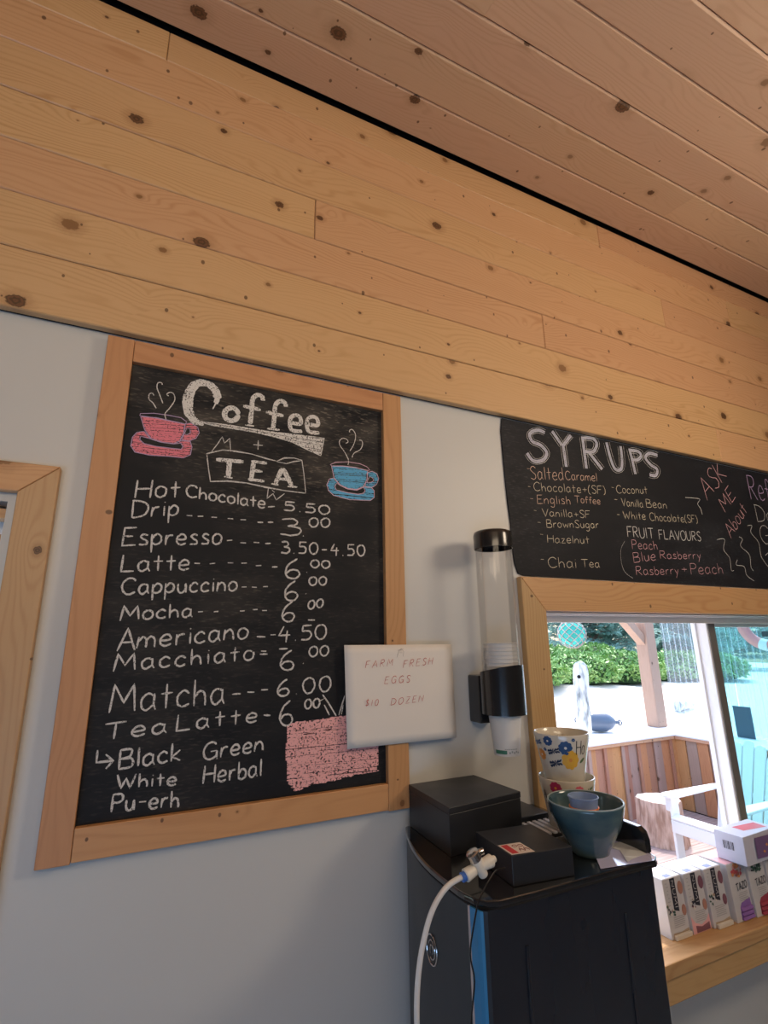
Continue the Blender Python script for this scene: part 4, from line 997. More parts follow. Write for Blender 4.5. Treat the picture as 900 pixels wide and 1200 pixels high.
# ------------------------------------------------------------------ tea boxes on the sill
M_card = mat('white_card', (.60, .575, .57), .5); M_cardtop = mat('daylit_card_top', (.70, .71, .75), .45)  # daylight put into the colour: box tops paler and bluer than the fronts
T = {k: mat('carton_'+k, c, .5) for k, c in dict(black=(.035, .035, .05), grey=(.38, .37, .38), plum=(.22, .09, .12), rust=(.45, .22, .16), blue=(.22, .27, .50), pink=(.80, .42, .42), red=(.66, .10, .12), purple=(.28, .14, .42), crimson=(.36, .05, .08), orange=(.75, .33, .12), leaf=(.06, .12, .09), mix=(.50, .16, .13), violet=(.20, .12, .26), tan=(.45, .34, .24), cream=(.72, .66, .56)).items()}
class Face:
    """flat print on the front of a carton whose front-lower-left corner is o, with width and height"""
    def __init__(s, o, w, h, lean, parent, k=.0004): s.o = Vector(o); s.w = w; s.h = h; s.lean = lean; s.p = parent; s.k = k
    def pt(s, u, v, k=1): return s.o+Vector((u*s.w, -s.k*k+s.lean*v, v*s.h))
    def poly(s, P, mt, name='printed_panel', k=1, kind=None):
        m = MB().add([s.pt(u, v, k) for u, v in P], [tuple(range(len(P)))]); o = m.build(name, mt, s.p)
        if kind: o['kind'] = kind
        return o
    def disc(s, u, v, ru, rv, mt, name='printed_picture', k=2, n=16, wob=0.0):
        return s.poly([(u+ru*math.cos(2*PI*i/n)*(1+wob*math.sin(i*2.7)), v+rv*math.sin(2*PI*i/n)*(1+wob*math.cos(i*3.1))) for i in range(n)], mt, name, k)
    def text(s, t, u, v, hu, hv, dirn, mt, w, wd, k=3, name='printed_lettering'):
        """hu,hv: up vector; dirn: direction of the whole word in u,v"""
        tw, st = text_strokes(t, .2); m = MB()
        for p in st:
            for a, b in zip(p[:-1], p[1:]):
                A = s.pt(u+dirn[0]*a[0]/tw+hu*a[1], v+dirn[1]*a[0]/tw+hv*a[1], k); B = s.pt(u+dirn[0]*b[0]/tw+hu*b[1], v+dirn[1]*b[0]/tw+hv*b[1], k)
                d = B-A
                if d.length < 1e-7: continue
                n = Vector((-d.z, 0, d.x)).normalized()*w/2; e = d.normalized()*w*.3
                m.add([A-e+n, A-e-n, B+e-n, B+e+n], [(0, 1, 2, 3)])
        return m.build(name, mt, s.p)
    def lines(s, u0, u1, v0, v1, n, mt, k=2):
        m = MB()
        for i in range(n):
            v = v0+(v1-v0)*i/max(1, n-1); a = u0+random.uniform(0, .06); b = u1-random.uniform(0, .12)
            m.add([s.pt(a, v, k), s.pt(b, v, k), s.pt(b, v+.010, k), s.pt(a, v+.010, k)], [(0, 1, 2, 3)])
        return tag(m.build('printed_small_text', mt, s.p), kind='stuff')
def tea_box(x0, y0, w_, h_, dep, label, style, top_mat=None):
    t = thing('tea_box', (x0+w_/2, y0+dep/2, SZ), label, 'tea box', 'upright tea boxes on the sill')
    lean = .010; z0 = SZ+.0004
    m = MB(); n0 = [(x0, y0, z0), (x0+w_, y0, z0), (x0+w_, y0+dep, z0), (x0, y0+dep, z0)]; n1 = [(x, y+lean*.9*(1 if y == y0 else 0), z0+h_) for x, y, _ in n0]
    m.add(n0+n1, QF); o = m.build('carton', M_card, t); b = o.modifiers.new('b', 'BEVEL'); b.width = .0008; b.segments = 1
    MB().box(x0+.001, x0+w_-.001, y0+lean+.001, y0+dep-.001, z0+h_+.0001, z0+h_+.0008).build('top_flap', top_mat or M_cardtop, t)
    f = Face((x0, y0, z0), w_, h_, lean*.9, t)
    if style[0] == 'strip':
        MB().box(x0+w_*.30, x0+w_*.62, y0+lean+.004, y0+lean+.018, z0+h_+.0009, z0+h_+.0011).build('top_label', T['blue'], t)
        f.poly([(.36, .46), (.62, .42), (.64, .99), (.38, .99)], T['black'], 'printed_band')
        f.text('NUMI', .435, .950, .125, -.0, (.01, -.46), M_card, .0013, None)
        f.disc(.86, .80, .14, .115, T['plum' if style[1] else 'rust']); f.disc(.86, .42, .12, .095, T['rust' if style[1] != 2 else 'plum'])
        f.lines(.10, .30, .55, .92, 7, T['grey']); f.lines(.22, .84, .18, .34, 6, T['grey'])
        for i in range(10):
            f.disc(.20+random.uniform(-.16, .18)+(.0 if style[1] != 1 else .05), .50+random.uniform(-.12, .08), random.uniform(.02, .07), random.uniform(.008, .03), T[random.choice(['black', 'tan', 'plum', 'leaf', 'cream'])], 'printed_picture', k=2+i*.2, n=7, wob=.3)
        if style[1] == 1:
            f.poly([(.0, .0), (.98, .0), (.98, .26), (.80, .17), (.5, .12), (.2, .17), (.0, .30)], T['pink'], 'printed_panel'); f.poly([(.18, .01), (.92, .01), (.92, .13), (.5, .09), (.18, .13)], T['plum'], 'printed_panel', 2)
        else:
            f.poly([(.10, .01), (.95, .01), (.95, .12), (.55, .09), (.12, .10)], T['tan'], 'printed_panel')
            m = MB().box(x0+.008, x0+w_-.004, y0-.008, y0-.0006, z0, z0+.010, .001).build('tea_bag', T['cream'], t)
    else:
        f.text('TAZO', .30, .52, 0, .12, (.62, .02), T['black'], .0022, None)
        cols = style[1]
        for i in range(26):
            a = random.uniform(0, 2*PI); r = random.uniform(0, 1)**.6
            f.disc(.50+.30*r*math.cos(a), .86+.115*r*math.sin(a), random.uniform(.05, .11), random.uniform(.015, .035), T[random.choice(cols)], 'printed_picture', k=2+i*.1, n=8, wob=.35)
        f.lines(.34, .88, .34, .47, 5, T['grey'])
        f.poly([(.26, .03), (.30, .24), (.42, .31), (.93, .36), (.97, .10), (.97, .03)], T[style[2]], 'dispensing_slot', 1)
        for q in range(3):
            zz = z0+.004+q*.010
            m = MB().add([f.pt(.30, (zz-z0)/h_, 14), f.pt(.95, (zz-z0)/h_, 14), f.pt(.95, (zz-z0+.0065)/h_, 8), f.pt(.30, (zz-z0+.0065)/h_, 8)]+[f.pt(.30, (zz-z0)/h_, 2), f.pt(.95, (zz-z0)/h_, 2), f.pt(.95, (zz-z0+.0065)/h_, 2), f.pt(.30, (zz-z0+.0065)/h_, 2)], QF)
            m.build('tea_bag', T[style[3]], t)
    return t
TW = .0715
tea_box(1.2770, 1.046, TW, .128, .078, 'leftmost upright white tea box, its edge cut off by the black cooler', ('strip', 0))
tea_box(1.3495, 1.039, TW, .130, .080, 'white tea box with a black name strip and a pink open base', ('strip', 1))
tea_box(1.4220, 1.032, TW, .131, .082, 'white tea box with black strip beside the box with the pink top', ('strip', 2))
tea_box(1.5020, 1.021, .074, .132, .085, 'white tea box with pink top, red flower and purple tea bags', ('flower', ['red', 'pink', 'orange', 'mix'], 'purple', 'purple'), T['pink'])
tea_box(1.5780, 1.015, .074, .132, .085, 'white tea box with green leaf picture under the lying box', ('flower', ['leaf', 'black', 'leaf'], 'crimson', 'crimson'))
tea_box(1.6540, 1.010, .074, .132, .085, 'rightmost white tea box with orange picture at the picture edge', ('flower', ['orange', 'tan', 'rust'], 'red', 'orange'))
lt = thing('tea_box', (1.62, 1.03, SZ+.134), 'pale tea box lying on its side on top of the upright tea boxes', 'tea box', rz=0)
m = MB().add([(1.535, .992, SZ+.1345), (1.70, 1.000, SZ+.1345), (1.70, 1.076, SZ+.1345), (1.531, 1.070, SZ+.1345), (1.535, .992, SZ+.205), (1.70, 1.000, SZ+.205), (1.70, 1.076, SZ+.205), (1.531, 1.070, SZ+.205)], QF)
o = m.build('carton', mat('pale_lilac_card', (.62, .62, .72), .5), lt); b = o.modifiers.new('b', 'BEVEL'); b.width = .0008
f = Face((1.535, .992, SZ+.1345), .165, .0705, 0, lt, .0006)
f.poly([(.30, .16), (.95, .14), (.95, .86), (.30, .88)], T['violet'], 'printed_panel', 1)
for i in range(9): f.disc(random.uniform(.5, .85), random.uniform(.35, .7), .03, .05, T[random.choice(['mix', 'purple', 'orange'])], 'printed_picture', 2+i*.1, 7, .3)
m = MB().add([(x, y, SZ+.2053) for x, y in ((1.590, 1.022), (1.680, 1.012), (1.685, 1.050), (1.590, 1.055))], [(0, 1, 2, 3)]); m.build('printed_banner', T['red'], lt)
m = MB()
for i in range(8): m.add([(1.5335-.0004*0-.0028*(0), 1.020+i*.0038, SZ+.165), (1.5335, 1.020+i*.0038+(.0012 if i % 3 else .0024), SZ+.165), (1.5335, 1.020+i*.0038+(.0012 if i % 3 else .0024), SZ+.185), (1.5335, 1.020+i*.0038, SZ+.185)], [(0, 1, 2, 3)])
m.v = [Vector((1.535-(v.y-.992)/.078*.004-.0006, v.y, v.z)) for v in m.v]
tag(m.build('printed_barcode', T['black'], lt), kind='stuff')

# ------------------------------------------------------------------ outside: deck, parapet, posts, plants
DZ = Z(-1.95)
M_deck = noisy('grey_weathered_deck', (.34, .25, .23), (.45, .35, .32), (3, 40, 8), rough=.7)
M_ced = [wood('cedar_board_a', (.56, .27, .12), (.40, .16, .06), axis='Z', cross='X', rough=.6, kd=(1.5, 4), ring=.6), wood('cedar_board_b', (.44, .22, .14), (.30, .13, .07), axis='Z', cross='X', rough=.6, kd=(1.5, 4), ring=.6),
         wood('cedar_board_c', (.40, .27, .22), (.30, .19, .15), axis='Z', cross='X', rough=.6, kd=(1.5, 4), ring=.6)]
M_capw = noisy('pale_counter_paint', (.80, .77, .74), (.86, .83, .80), (4, 4, 4), rough=.5)
M_rail = wood('cedar_rail', (.60, .33, .20), (.45, .22, .12), rough=.6)
M_post = wood('fir_post', (.44, .29, .20), (.33, .19, .12), axis='Z', cross='X', rough=.6, kd=(1.5, 5), ring=.5)
deck = tag(MB().box(-2, 6.7, 1.29, 5.4, DZ-.16, DZ-.04).build('floor_deck', M_dark), kind='structure')
y = 1.30
while y < 4.52:
    box('deck_board', M_deck, deck, -1.9, 6.02, y, y+.134, DZ-.038, DZ-random.uniform(0, .002), .003); y += .1385
CZ = Z(-1.12)
pw = tag(MB().box(-1.9, 6.60, 4.575, 4.60, DZ-.03, CZ-.045).box(6.06, 6.085, 1.30, 4.575, DZ-.03, CZ-.045).build('wall_parapet', M_dark), kind='structure')
box('corner_board', M_ced[0], pw, 5.985, 6.034, 4.528, 4.5745, DZ, CZ-.046, .002)
x = 0.6; i = 0
while x < 5.95:
    wv = random.choice([.13, .15, .11]); x1 = min(x+wv, 5.983)
    box('board', M_ced[i*7 % 3 if i % 4 else 0], pw, x, x1-.004, 4.550+(i % 2)*.006, 4.574, DZ, CZ-.046, .002)
    if i % 2: box('batten', M_ced[2 if i % 4 == 1 else 1], pw, x1-.022, x1+.022, 4.530, 4.5495, DZ, CZ-.046, .002)
    x = x1; i += 1
M_cedY = [wood('cedar_side_a', (.56, .27, .12), (.40, .16, .06), axis='Z', cross='Y', rough=.6, kd=(1.5, 4), ring=.6), wood('cedar_side_b', (.40, .27, .22), (.30, .19, .15), axis='Z', cross='Y', rough=.6, kd=(1.5, 4), ring=.6)]
y = 4.54
while y > 1.4:
    box('board', M_cedY[i % 2], pw, 6.035+(i % 2)*.006, 6.059, y-.135, y-.004, DZ, CZ-.046, .002); y -= .139; i += 1
cp = tag(MB().box(-1.9, 6.68, 4.50, 5.42, CZ-.02, CZ, .004).build('trim_7', M_capw), kind='structure')
cp2 = tag(MB().box(6.0, 6.68, 1.32, 4.498, CZ-.02, CZ, .004).build('trim_8', M_capw), kind='structure')
box('trim_9', M_rail, None, -1.9, 6.0, 4.510, 4.549, CZ-.055, CZ-.021, .002, kind='structure')
box('trim_10', M_rail, None, 6.006, 6.034, 1.32, 4.508, CZ-.055, CZ-.021, .002, kind='structure')

# timber post with its brace and header
tp = thing('timber_post', (6.33, 4.98, CZ), 'squared timber post with a diagonal brace standing on the parapet corner outside', 'post')
hd = Z(1.15)
MB().box(6.24, 6.42, 4.89, 5.07, CZ+.0005, hd, .012).build('post', M_post, tp)
bA = at(752, 752, 4.98); bB = at(716, 710, 4.98); dB = (bB-bA)
MB().beam(bA+Vector((.06, 0, -.04)), bA+dB*((hd-bA.z)/dB.z), .10, .12, (0, 1, 0)).build('brace', M_post, tp)
MB().box(-1.8, 6.60, 4.90, 5.06, hd+.001, hd+.20, .01).build('header_beam', M_rail, tp)

# corrugated clear panels along the right side of the deck
M_cor = mat('clear_corrugated_plastic', (.75, .85, .92), .2); g = NG(M_cor)
tr = g.n('ShaderNodeBsdfTransparent'); tr.inputs[0].default_value = (.80, .88, .94, 1)
tl = g.n('ShaderNodeBsdfTranslucent'); tl.inputs[0].default_value = (.80, .88, .95, 1); gs = g.n('ShaderNodeBsdfGlossy'); gs.inputs['Roughness'].default_value = .12
m1 = g.n('ShaderNodeMixShader'); m2 = g.n('ShaderNodeMixShader', i_0=.08); lw = g.n('ShaderNodeLayerWeight', i_Blend=.5); g.l(g.math('ADD', .03, g.math('MULTIPLY', g.math('POWER', lw.outputs['Facing'], 2.5), .55)), m1.inputs[0])
g.l(tr.outputs[0], m1.inputs[1]); g.l(tl.outputs[0], m1.inputs[2]); g.l(m1.outputs[0], m2.inputs[1]); g.l(gs.outputs[0], m2.inputs[2]); g.l(m2.outputs[0], g.N['Material Output'].inputs[0])
def corr(y0, y1, label):
    n = int((y0-y1)/.076*8); vs = []; 
    for i in range(n+1):
        yy = y0+(y1-y0)*i/n; xx = 6.50+.013*math.sin((y0-yy)/.076*2*PI)
        for zz in (CZ+.001, hd): vs += [(xx, yy, zz), (xx+.0015, yy, zz)]
    fs = []
    for i in range(n): fs += [(4*i, 4*i+4, 4*i+6, 4*i+2), (4*i+1, 4*i+3, 4*i+7, 4*i+5)]
    o = MB().add(vs, fs).build('corrugated_panel', M_cor, None, smooth=True, auto=80)
    tag(o, label, 'panel', 'clear corrugated panels beside the deck')
corr(4.86, 3.98, 'clear corrugated plastic panel next to the timber post')
corr(3.97, 3.09, 'clear corrugated plastic panel behind the pink and white life ring')
corr(3.08, 2.20, 'clear corrugated plastic panel farthest right, beyond the green glass')

# glass float in a rope net
fc = at(670, 743, 4.98); fr_ = .168
gf = thing('glass_float', fc, 'round turquoise glass fishing float hanging in a rope net outside the window', 'fishing float')
bm = bmesh.new(); bmesh.ops.create_icosphere(bm, subdivisions=4, radius=fr_); me = bpy.data.meshes.new('ball'); bm.to_mesh(me); bm.free()
for p in me.polygons: p.use_smooth = True
me.materials.append(mat('turquoise_glass', (.10, .62, .52), .12, trans=.35, ior=1.15)); ob = link(bpy.data.objects.new('ball', me)); ob.parent = gf
M_rope = noisy('old_rope', (.36, .30, .27), (.50, .44, .40), (90, 90, 90), rough=.9)
net = MB(); N = 10; R2 = fr_+.006
def spiral(k, s_):
    return [fc+Vector((R2*math.sin(t)*math.cos(s_*t*1.1+2*PI*k/N), R2*math.sin(t)*math.sin(s_*t*1.1+2*PI*k/N), R2*math.cos(t))) for t in [.12+(PI-.24)*i/22 for i in range(23)]]
for k in range(N):
    for s_ in (1, -1): net.tube(spiral(k, s_), .0055, 5)
tag(net.build('rope_net', M_rope, gf), kind='stuff')
MB().tube([fc+Vector((0, 0, R2-.01)), Vector((fc.x, fc.y, hd+.0))], .008, 6).build('hanging_rope', M_rope, gf)
MB().tube([fc+Vector((0, 0, R2+.03)), fc+Vector((0, 0, R2-.004))], [.012, .03], 8).build('rope_knot', M_rope, gf)

# bleached driftwood stake and a dark buoy on the counter
db = Vector(at(684, 859, 4.84)); db.z = CZ+.0005; dtp = at(679.5, 775, 4.84)
M_drift = noisy('bleached_driftwood', (.22, .24, .24), (.74, .74, .70), (16, 16, 4), rough=.9, lo=.34, hi=.50, bump=.4, bd=.01)
dt = thing('driftwood_stake', db, 'upright bleached driftwood stake with a round top on the parapet', 'driftwood')
rs = [.083, .088, .084, .080, .086, .090, .088, .076, .05, .015]; tt = [0, .12, .3, .45, .6, .75, .88, .95, .985, 1.0]
pts = [db.lerp(dtp, t)+Vector((.012*math.sin(t*9), .01*math.cos(t*7), 0)) for t in tt]; pts[0].z = db.z
MB().tube(pts, rs, 16).build('stake', M_drift, dt, smooth=True, auto=60)
kn = db.lerp(dtp, .80); vd = (Vector((0, 0, CAMZ))-kn); vd.z = 0; vd.normalize()
MB().tube([kn+vd*.080+Vector((-.03, -.0, 0)), kn+vd*.097+Vector((-.03, 0, 0))], [.022, .018], 10).build('knot_hole', M_dark, dt)
bcn = at(701, 845.5, 5.04); brad = bcn.z-CZ-.001
by = thing('dark_buoy', (bcn.x, bcn.y, CZ), 'dark blue rounded buoy lying behind the driftwood stake', 'buoy')
M_buoy = mat('blue_black_rubber', (.075, .11, .17), .35, coat=.3)
dr = Vector((.90, -.43, -.06)).normalized(); L_ = .215
prof = [(-1.22, .02), (-1.20, .035), (-1.08, .04), (-1.0, .06), (-.9, .45), (-.7, .72), (-.4, .93), (0, 1.0), (.4, .93), (.7, .72), (.9, .45), (1.0, .06), (1.08, .04), (1.2, .035), (1.22, .02)]
MB().tube([bcn+dr*(a*L_) for a, r in prof], [max(.01, r*brad*.99) if abs(a) < 1 else .022 for a, r in prof], 24).build('float_body', M_buoy, by, smooth=True, auto=50)
for s_ in (-1, 1):
    e_ = bcn+dr*(s_*1.25*L_); MB().tube([e_+Vector((0, .03*math.cos(a*PI/5), .03*math.sin(a*PI/5))) for a in range(11)], .009, 6).build('rope_eye', M_buoy, by, smooth=True)

# chopping stump on the deck
sc_ = Vector((4.93, 3.98, DZ+.001)); st = thing('tree_stump', sc_, 'sawn tree stump seat standing on the deck beside the white chair', 'stump')
m = MB(); n = 48; vs = []; hs = [0, .03, .1, .2, .3, .37, .385]
for j, h in enumerate(hs):
    for k in range(n):
        a = 2*PI*k/n; rr = .215*(1+.05*math.sin(3*a+1)+.03*math.sin(11*a)+.02*math.sin(23*a+h*9))*(1.08-.12*min(h, .3)/.3)*(.97 if j == 6 else 1)
        vs.append(sc_+Vector((rr*math.cos(a), rr*math.sin(a), h)))
m.add(vs, [(j*n+k, j*n+(k+1) % n, (j+1)*n+(k+1) % n, (j+1)*n+k) for j in range(6) for k in range(n)]+[tuple(range(n))[::-1]])
M_bark = noisy('stripped_bark', (.34, .20, .14), (.62, .43, .34), (26, 26, 5), rough=.9, lo=.35, hi=.6, bump=.8, bd=.02)
m.build('bark', M_bark, st, smooth=True, auto=50)
MB().add([vs[6*n+k]+Vector((0, 0, .001)) for k in range(n)], [tuple(range(n))]).build('sawn_face', noisy('sawn_end_grain', (.66, .50, .40), (.78, .64, .54), (18, 18, 18), rough=.8), st)

# Adirondack chairs
M_cw = mat('white_chair_paint', (.78, .78, .78), .45)
def adirondack(loc, rz, label, top=False):
    t = empty('deck_chair', (0, 0, 0)); tag(t, label, 'chair', 'white slatted chairs on the deck')
    def part(name, mb): 
        o = mb.build(name, M_cw, t, local=False); b = o.modifiers.new('b', 'BEVEL'); b.width = .004; b.segments = 1; return o
    for s_ in (-1, 1):
        yy = s_*.29
        part('front_leg', MB().box(.30, .40, yy-.012, yy+.012, .001, .545))
        part('side_rail', MB().prism_y([(.42, .26), (.42, .36), (.34, .375), (-.42, .10), (-.48, .001), (-.36, .001)], yy*.9-.011, yy*.9+.011))
        part('arm', MB().prism([(.46, yy-.045), (.46, yy+.055), (.40, yy+.075), (-.30, yy+.045), (-.34, yy-.02), (-.28, yy-.04), (.40, yy-.065)], .546, .570))
        part('arm_bracket', MB().prism_y([(.30, .545), (.22, .545), (.28, .40), (.30, .38)], yy-.010, yy+.010) if False else MB().prism([(.40, yy+s_*.013), (.34, yy+s_*.013), (.36, yy+s_*.06), (.39, yy+s_*.06)], .42, .545))
        part('back_post', MB().beam((-.20, s_*.265, .14), (-.33, s_*.265, .56), .022, .07, (1, 0, 0)))
    for k in range(6):
        xx = .385-k*.092; zz = .378-.0+(-(k)*.0335)
        part('seat_slat', MB().beam((xx, -.285, zz+.006), (xx, .285, zz+.006), .078, .018, (.34, 0, 1)))
    part('apron', MB().box(.401, .420, -.29, .29, .26, .36))
    hts = [.90, .97, 1.0, .97, .90]
    for k in range(5):
        yy = (k-2)*.108; h = hts[k]; a = Vector((-.145, yy*.86, .20)); d = Vector((-.36, yy*.14/.8, .93)).normalized(); L = (h-.20)/d.z
        m = MB(); sd = Vector((0, 1, 0)); nn = d.cross(sd).normalized()*.009; vs = []
        prof = [(-.040, 0), (.040, 0), (.050, L*.93), (.036, L*.985), (0, L), (-.036, L*.985), (-.050, L*.93)]
        for q in (nn, -nn): vs += [a+sd*u+d*v+q for u, v in prof]
        n = len(prof); m.add(vs, [tuple(range(n)), tuple(n+i for i in range(n))[::-1]]+[(i, (i+1) % n, n+(i+1) % n, n+i) for i in range(n)])
        part('back_slat', m)
    part('back_rail', MB().beam((-.345, -.30, .535), (-.345, .30, .535), .07, .022, (0, 0, 1)))
    t.location = loc; t.rotation_euler = (0, 0, rz); return t
adirondack((4.95, 3.27, DZ), R_(180), 'white slatted armchair beside the tree stump, seen from its side')
adirondack((5.55, 2.62, DZ), R_(213), 'white slatted armchair seen through the green tinted glass')

# life ring and sign on the corrugated side
lc = Vector((6.41, *(at(898, 727, 6.41/ (at(898, 727, 1).x)))[1:]))
lr = thing('life_ring', lc, 'pink and white life ring hanging on the corrugated side of the deck', 'life ring')
M_lrp = mat('faded_pink_vinyl', (.88, .28, .26), .5); M_lrw = mat('life_ring_white', (.8, .8, .78), .5)
def torus_seg(a0, a1, R, r, n=16):
    return MB().tube([lc+Vector((0, R*math.cos(a0+(a1-a0)*i/n), R*math.sin(a0+(a1-a0)*i/n))) for i in range(n+1)], r, 14)
for q in range(4):
    a = q*PI/2+R_(12); torus_seg(a+.16, a+PI/2-.16, .275, .060).build('ring_section', M_lrp, lr, smooth=True); torus_seg(a-.158, a+.158, .275, .064, 6).build('band', M_lrw, lr, smooth=True)
for ch_, aa in (('A', 246), ('D', 257)):
    wd, stt = glyph_strokes(ch_); mm = MB()
    for p in stt:
        mm.tube([lc+Vector((-.0605, (.255*math.cos(R_(aa))+(.5-x)*.055), .255*math.sin(R_(aa))+(yv-.5)*.07)) for x, yv in p], .004, 5)
    mm.build('lettering', K_black, lr)
def side_at(px, py, X): p = at(px, py, 1.0); k = X/p.x; return Vector((X, k, (p.z-CAMZ)*k+CAMZ))
s1, s2, s3, s4 = side_at(857, 828, 6.44), side_at(877, 829, 6.44), side_at(886, 874, 6.44), side_at(866, 877, 6.44)
ya, yb_, za, zb_ = (s1.y+s4.y)/2, (s2.y+s3.y)/2, max(s1.z, s2.z), min(s3.z, s4.z)
sg = MB().box(6.455, 6.475, yb_, ya, zb_, za, .003).build('notice_board', mat('dark_slate_sign', (.07, .09, .13), .5)); tag(sg, 'dark blank rectangular board on the deck side behind the green glass', 'sign')
s1 = side_at(893, 743, 6.35); tg = MB().box(6.345, 6.36, s1.y-.16, s1.y, s1.z-.03, s1.z+.03, .002).build('black_tag', K_black); tag(tg, 'small black name plate in front of the life ring', 'sign')

# sandy ground, hedge, conifers
M_sand = noisy('pale_sand', (.74, .66, .58), (.80, .73, .66), (.8, .8, .8), rough=.95)
def gz(x, y):
    h = -2.15 if y < 5.6 else (-2.15+min(1.0, (y-5.6)/4.3)*1.08)
    if y > 9.9: h = -1.07+(y-9.9)*.02
    return Z(h-.10*max(0, (x-8))*.35*min(1, max(0, (y-5.6)/4))+.05*math.sin(x*1.3+y*.7))
m = MB(); NX, NY = 60, 50; vs = []
for j in range(NY+1):
    for i in range(NX+1):
        x = -30+80*i/NX; y = 1.3+(j/NY)**1.6*75; vs.append((x, y, gz(x, y)-(.2 if y < 5.4 else 0)))
m.add(vs, [(j*(NX+1)+i, j*(NX+1)+i+1, (j+1)*(NX+1)+i+1, (j+1)*(NX+1)+i) for j in range(NY) for i in range(NX)])
gr = m.build('ground', M_sand, None, smooth=True); gr['kind'] = 'structure'
M_leaf = noisy('hedge_leaf', (.12, .27, .06), (.26, .42, .12), (2.5, 2.5, 2.5), rough=.5)
M_need = noisy('conifer_needles', (.09, .22, .18), (.22, .38, .32), (1.6, 1.6, 1.6), rough=.6)
M_trunk = noisy('grey_bark', (.16, .12, .10), (.26, .21, .18), (8, 8, 2), rough=.9)
def leaf(mb, p, s_, nrm=None):
    a = Vector([random.gauss(0, 1) for _ in range(3)]).normalized(); b = a.orthogonal().normalized()
    b = (b*math.cos(random.uniform(0, 6))+a.cross(b)*math.sin(random.uniform(0, 6))).normalized()
    n = len(mb.v); mb.v += [p-a*s_, p+b*s_*.42, p+a*s_, p-b*s_*.42]; mb.f.append((n, n+1, n+2, n+3))
def shrub(cx, cy, rx, ry, h, nleaf, label):
    z0 = gz(cx, cy); t = thing('hedge_shrub', (cx, cy, z0), label, 'shrub', 'hedge shrubs beyond the sand')
    mb = MB()
    for i in range(nleaf):
        th = random.uniform(0, 2*PI); ph = math.acos(random.uniform(-.35, 1)); k = random.uniform(.82, 1.03)+.09*math.sin(th*5)*math.sin(ph*6)
        leaf(mb, Vector((cx+rx*k*math.sin(ph)*math.cos(th), cy+ry*k*math.sin(ph)*math.sin(th), z0+max(.02, h*.35+h*.65*k*math.cos(ph)))), random.uniform(.05, .09))
    tag(mb.build('foliage', M_leaf, t), kind='stuff')
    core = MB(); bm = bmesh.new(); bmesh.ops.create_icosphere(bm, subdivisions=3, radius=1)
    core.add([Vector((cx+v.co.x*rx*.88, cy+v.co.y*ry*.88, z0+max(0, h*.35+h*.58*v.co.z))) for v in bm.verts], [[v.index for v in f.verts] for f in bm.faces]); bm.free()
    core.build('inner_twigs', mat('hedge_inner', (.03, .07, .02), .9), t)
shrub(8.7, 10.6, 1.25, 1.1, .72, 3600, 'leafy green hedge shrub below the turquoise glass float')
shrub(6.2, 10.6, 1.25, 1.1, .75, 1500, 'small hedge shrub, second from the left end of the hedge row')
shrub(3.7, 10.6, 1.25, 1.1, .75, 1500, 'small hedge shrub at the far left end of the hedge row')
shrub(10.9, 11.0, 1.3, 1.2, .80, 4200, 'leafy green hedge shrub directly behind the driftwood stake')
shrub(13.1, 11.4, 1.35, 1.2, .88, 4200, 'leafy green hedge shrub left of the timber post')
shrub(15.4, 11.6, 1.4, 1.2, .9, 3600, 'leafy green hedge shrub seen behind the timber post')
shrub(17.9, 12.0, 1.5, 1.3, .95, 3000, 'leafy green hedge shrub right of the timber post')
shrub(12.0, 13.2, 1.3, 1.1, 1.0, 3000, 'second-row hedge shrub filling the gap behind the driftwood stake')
shrub(14.4, 13.6, 1.3, 1.1, 1.1, 3000, 'second-row hedge shrub filling the gap left of the timber post')
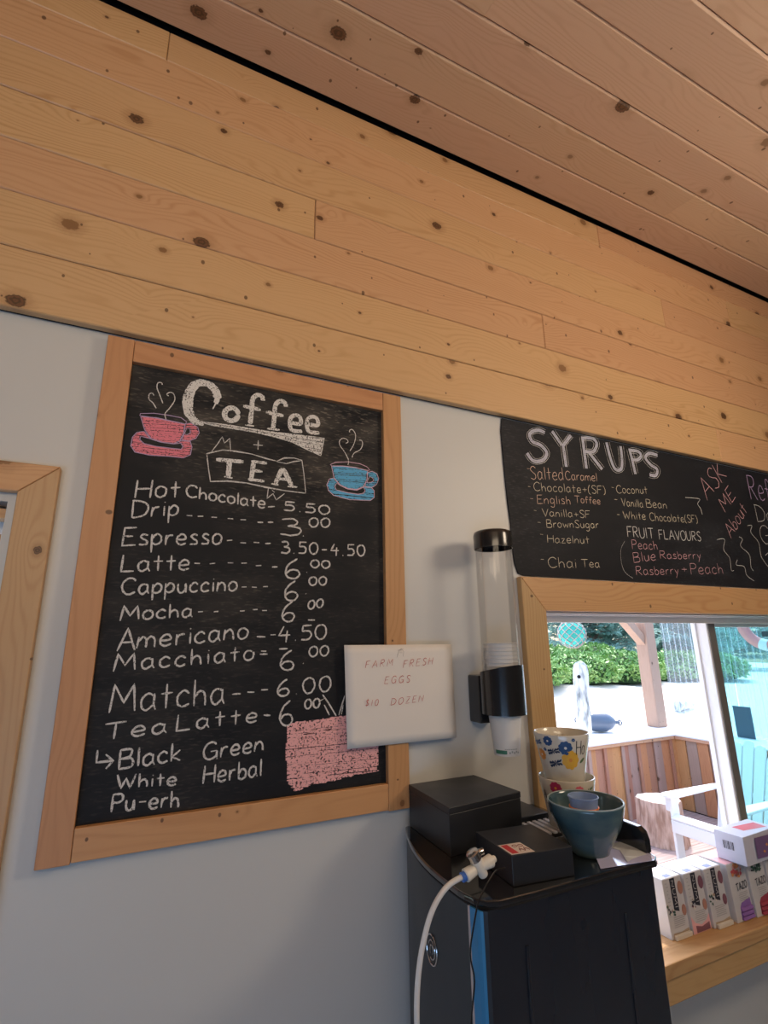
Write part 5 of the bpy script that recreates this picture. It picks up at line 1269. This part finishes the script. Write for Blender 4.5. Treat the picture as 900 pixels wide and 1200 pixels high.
def conifer(cx, cy, h, r, nb, label, lean=0):
    z0 = gz(cx, cy); t = thing('conifer', (cx, cy, z0), label, 'tree', 'conifers behind the hedge')
    MB().tube([(cx, cy, z0-.1), (cx+lean*.5, cy, z0+h*.5), (cx+lean, cy, z0+h)], [.16, .10, .02], 10).build('trunk', M_trunk, t, smooth=True)
    br = MB(); fo = MB()
    for i in range(nb):
        f_ = (i+.5)/nb; hh = z0+h*(.12+.86*f_); L = r*(1-f_)**.75*random.uniform(.75, 1.1)+.15; a = i*2.4+random.uniform(-.3, .3)
        d = Vector((math.cos(a), math.sin(a), random.uniform(-.10, .22))); p0 = Vector((cx+lean*f_, cy, hh))
        br.tube([p0, p0+d*L*.5+Vector((0, 0, -.03)), p0+d*L+Vector((0, 0, .06))], [.03, .018, .005], 5)
        for k in range(int(34*L)+6):
            u = random.uniform(.12, 1.05); q = p0+d*L*u; side = Vector((-d.y, d.x, 0))*random.uniform(-1, 1)*.34*L*(1.15-u); q = q+side+Vector((0, 0, random.uniform(-.10, .07)))
            for _ in range(3):
                dd = (d*.6+side.normalized()*.5+Vector([random.gauss(0, .35) for _ in range(3)])).normalized(); w_ = dd.orthogonal().normalized()*.022; l_ = random.uniform(.12, .26)
                n = len(fo.v); fo.v += [q-w_, q+w_, q+dd*l_+w_*.4, q+dd*l_-w_*.4]; fo.f.append((n, n+1, n+2, n+3))
    br.build('branches', M_trunk, t)['kind'] = 'stuff'; fo.build('needles', M_need, t)['kind'] = 'stuff'
conifer(18.2, 17.0, 6.0, 2.7, 210, 'tall blue green conifer behind the hedge, between float and timber post')
conifer(23.9, 17.3, 6.0, 2.7, 170, 'tall blue green conifer just right of the timber post, behind the corrugated panels')
conifer(29.6, 18.2, 6.0, 2.8, 130, 'conifer seen blurred through the corrugated panels by the window stile')
conifer(35.5, 18.6, 6.0, 2.8, 110, 'conifer seen through the green tinted glass')
# drift logs on the sand
for (px, py, Y, L, ang, r, lab) in ((775, 843, 7.4, 1.5, -.1, .05, 'thin grey driftwood pole lying on the sand left of the post'), (815, 838, 8.2, 1.6, .2, .12, 'weathered drift log on the sand behind the corrugated panel')):
    c = at(px, py, Y); c.z = gz(c.x, Y)+r*.8; d = Vector((math.cos(ang), math.sin(ang), 0))
    ps = [c+d*(L*(k/6-.5))+Vector((0, 0, .02*math.sin(k*2))) for k in range(7)]
    o = MB().tube(ps, [r*(.6+.4*math.sin(k+1)) for k in range(7)], 10).build('drift_log', M_drift, None, smooth=True); tag(o, lab, 'driftwood')
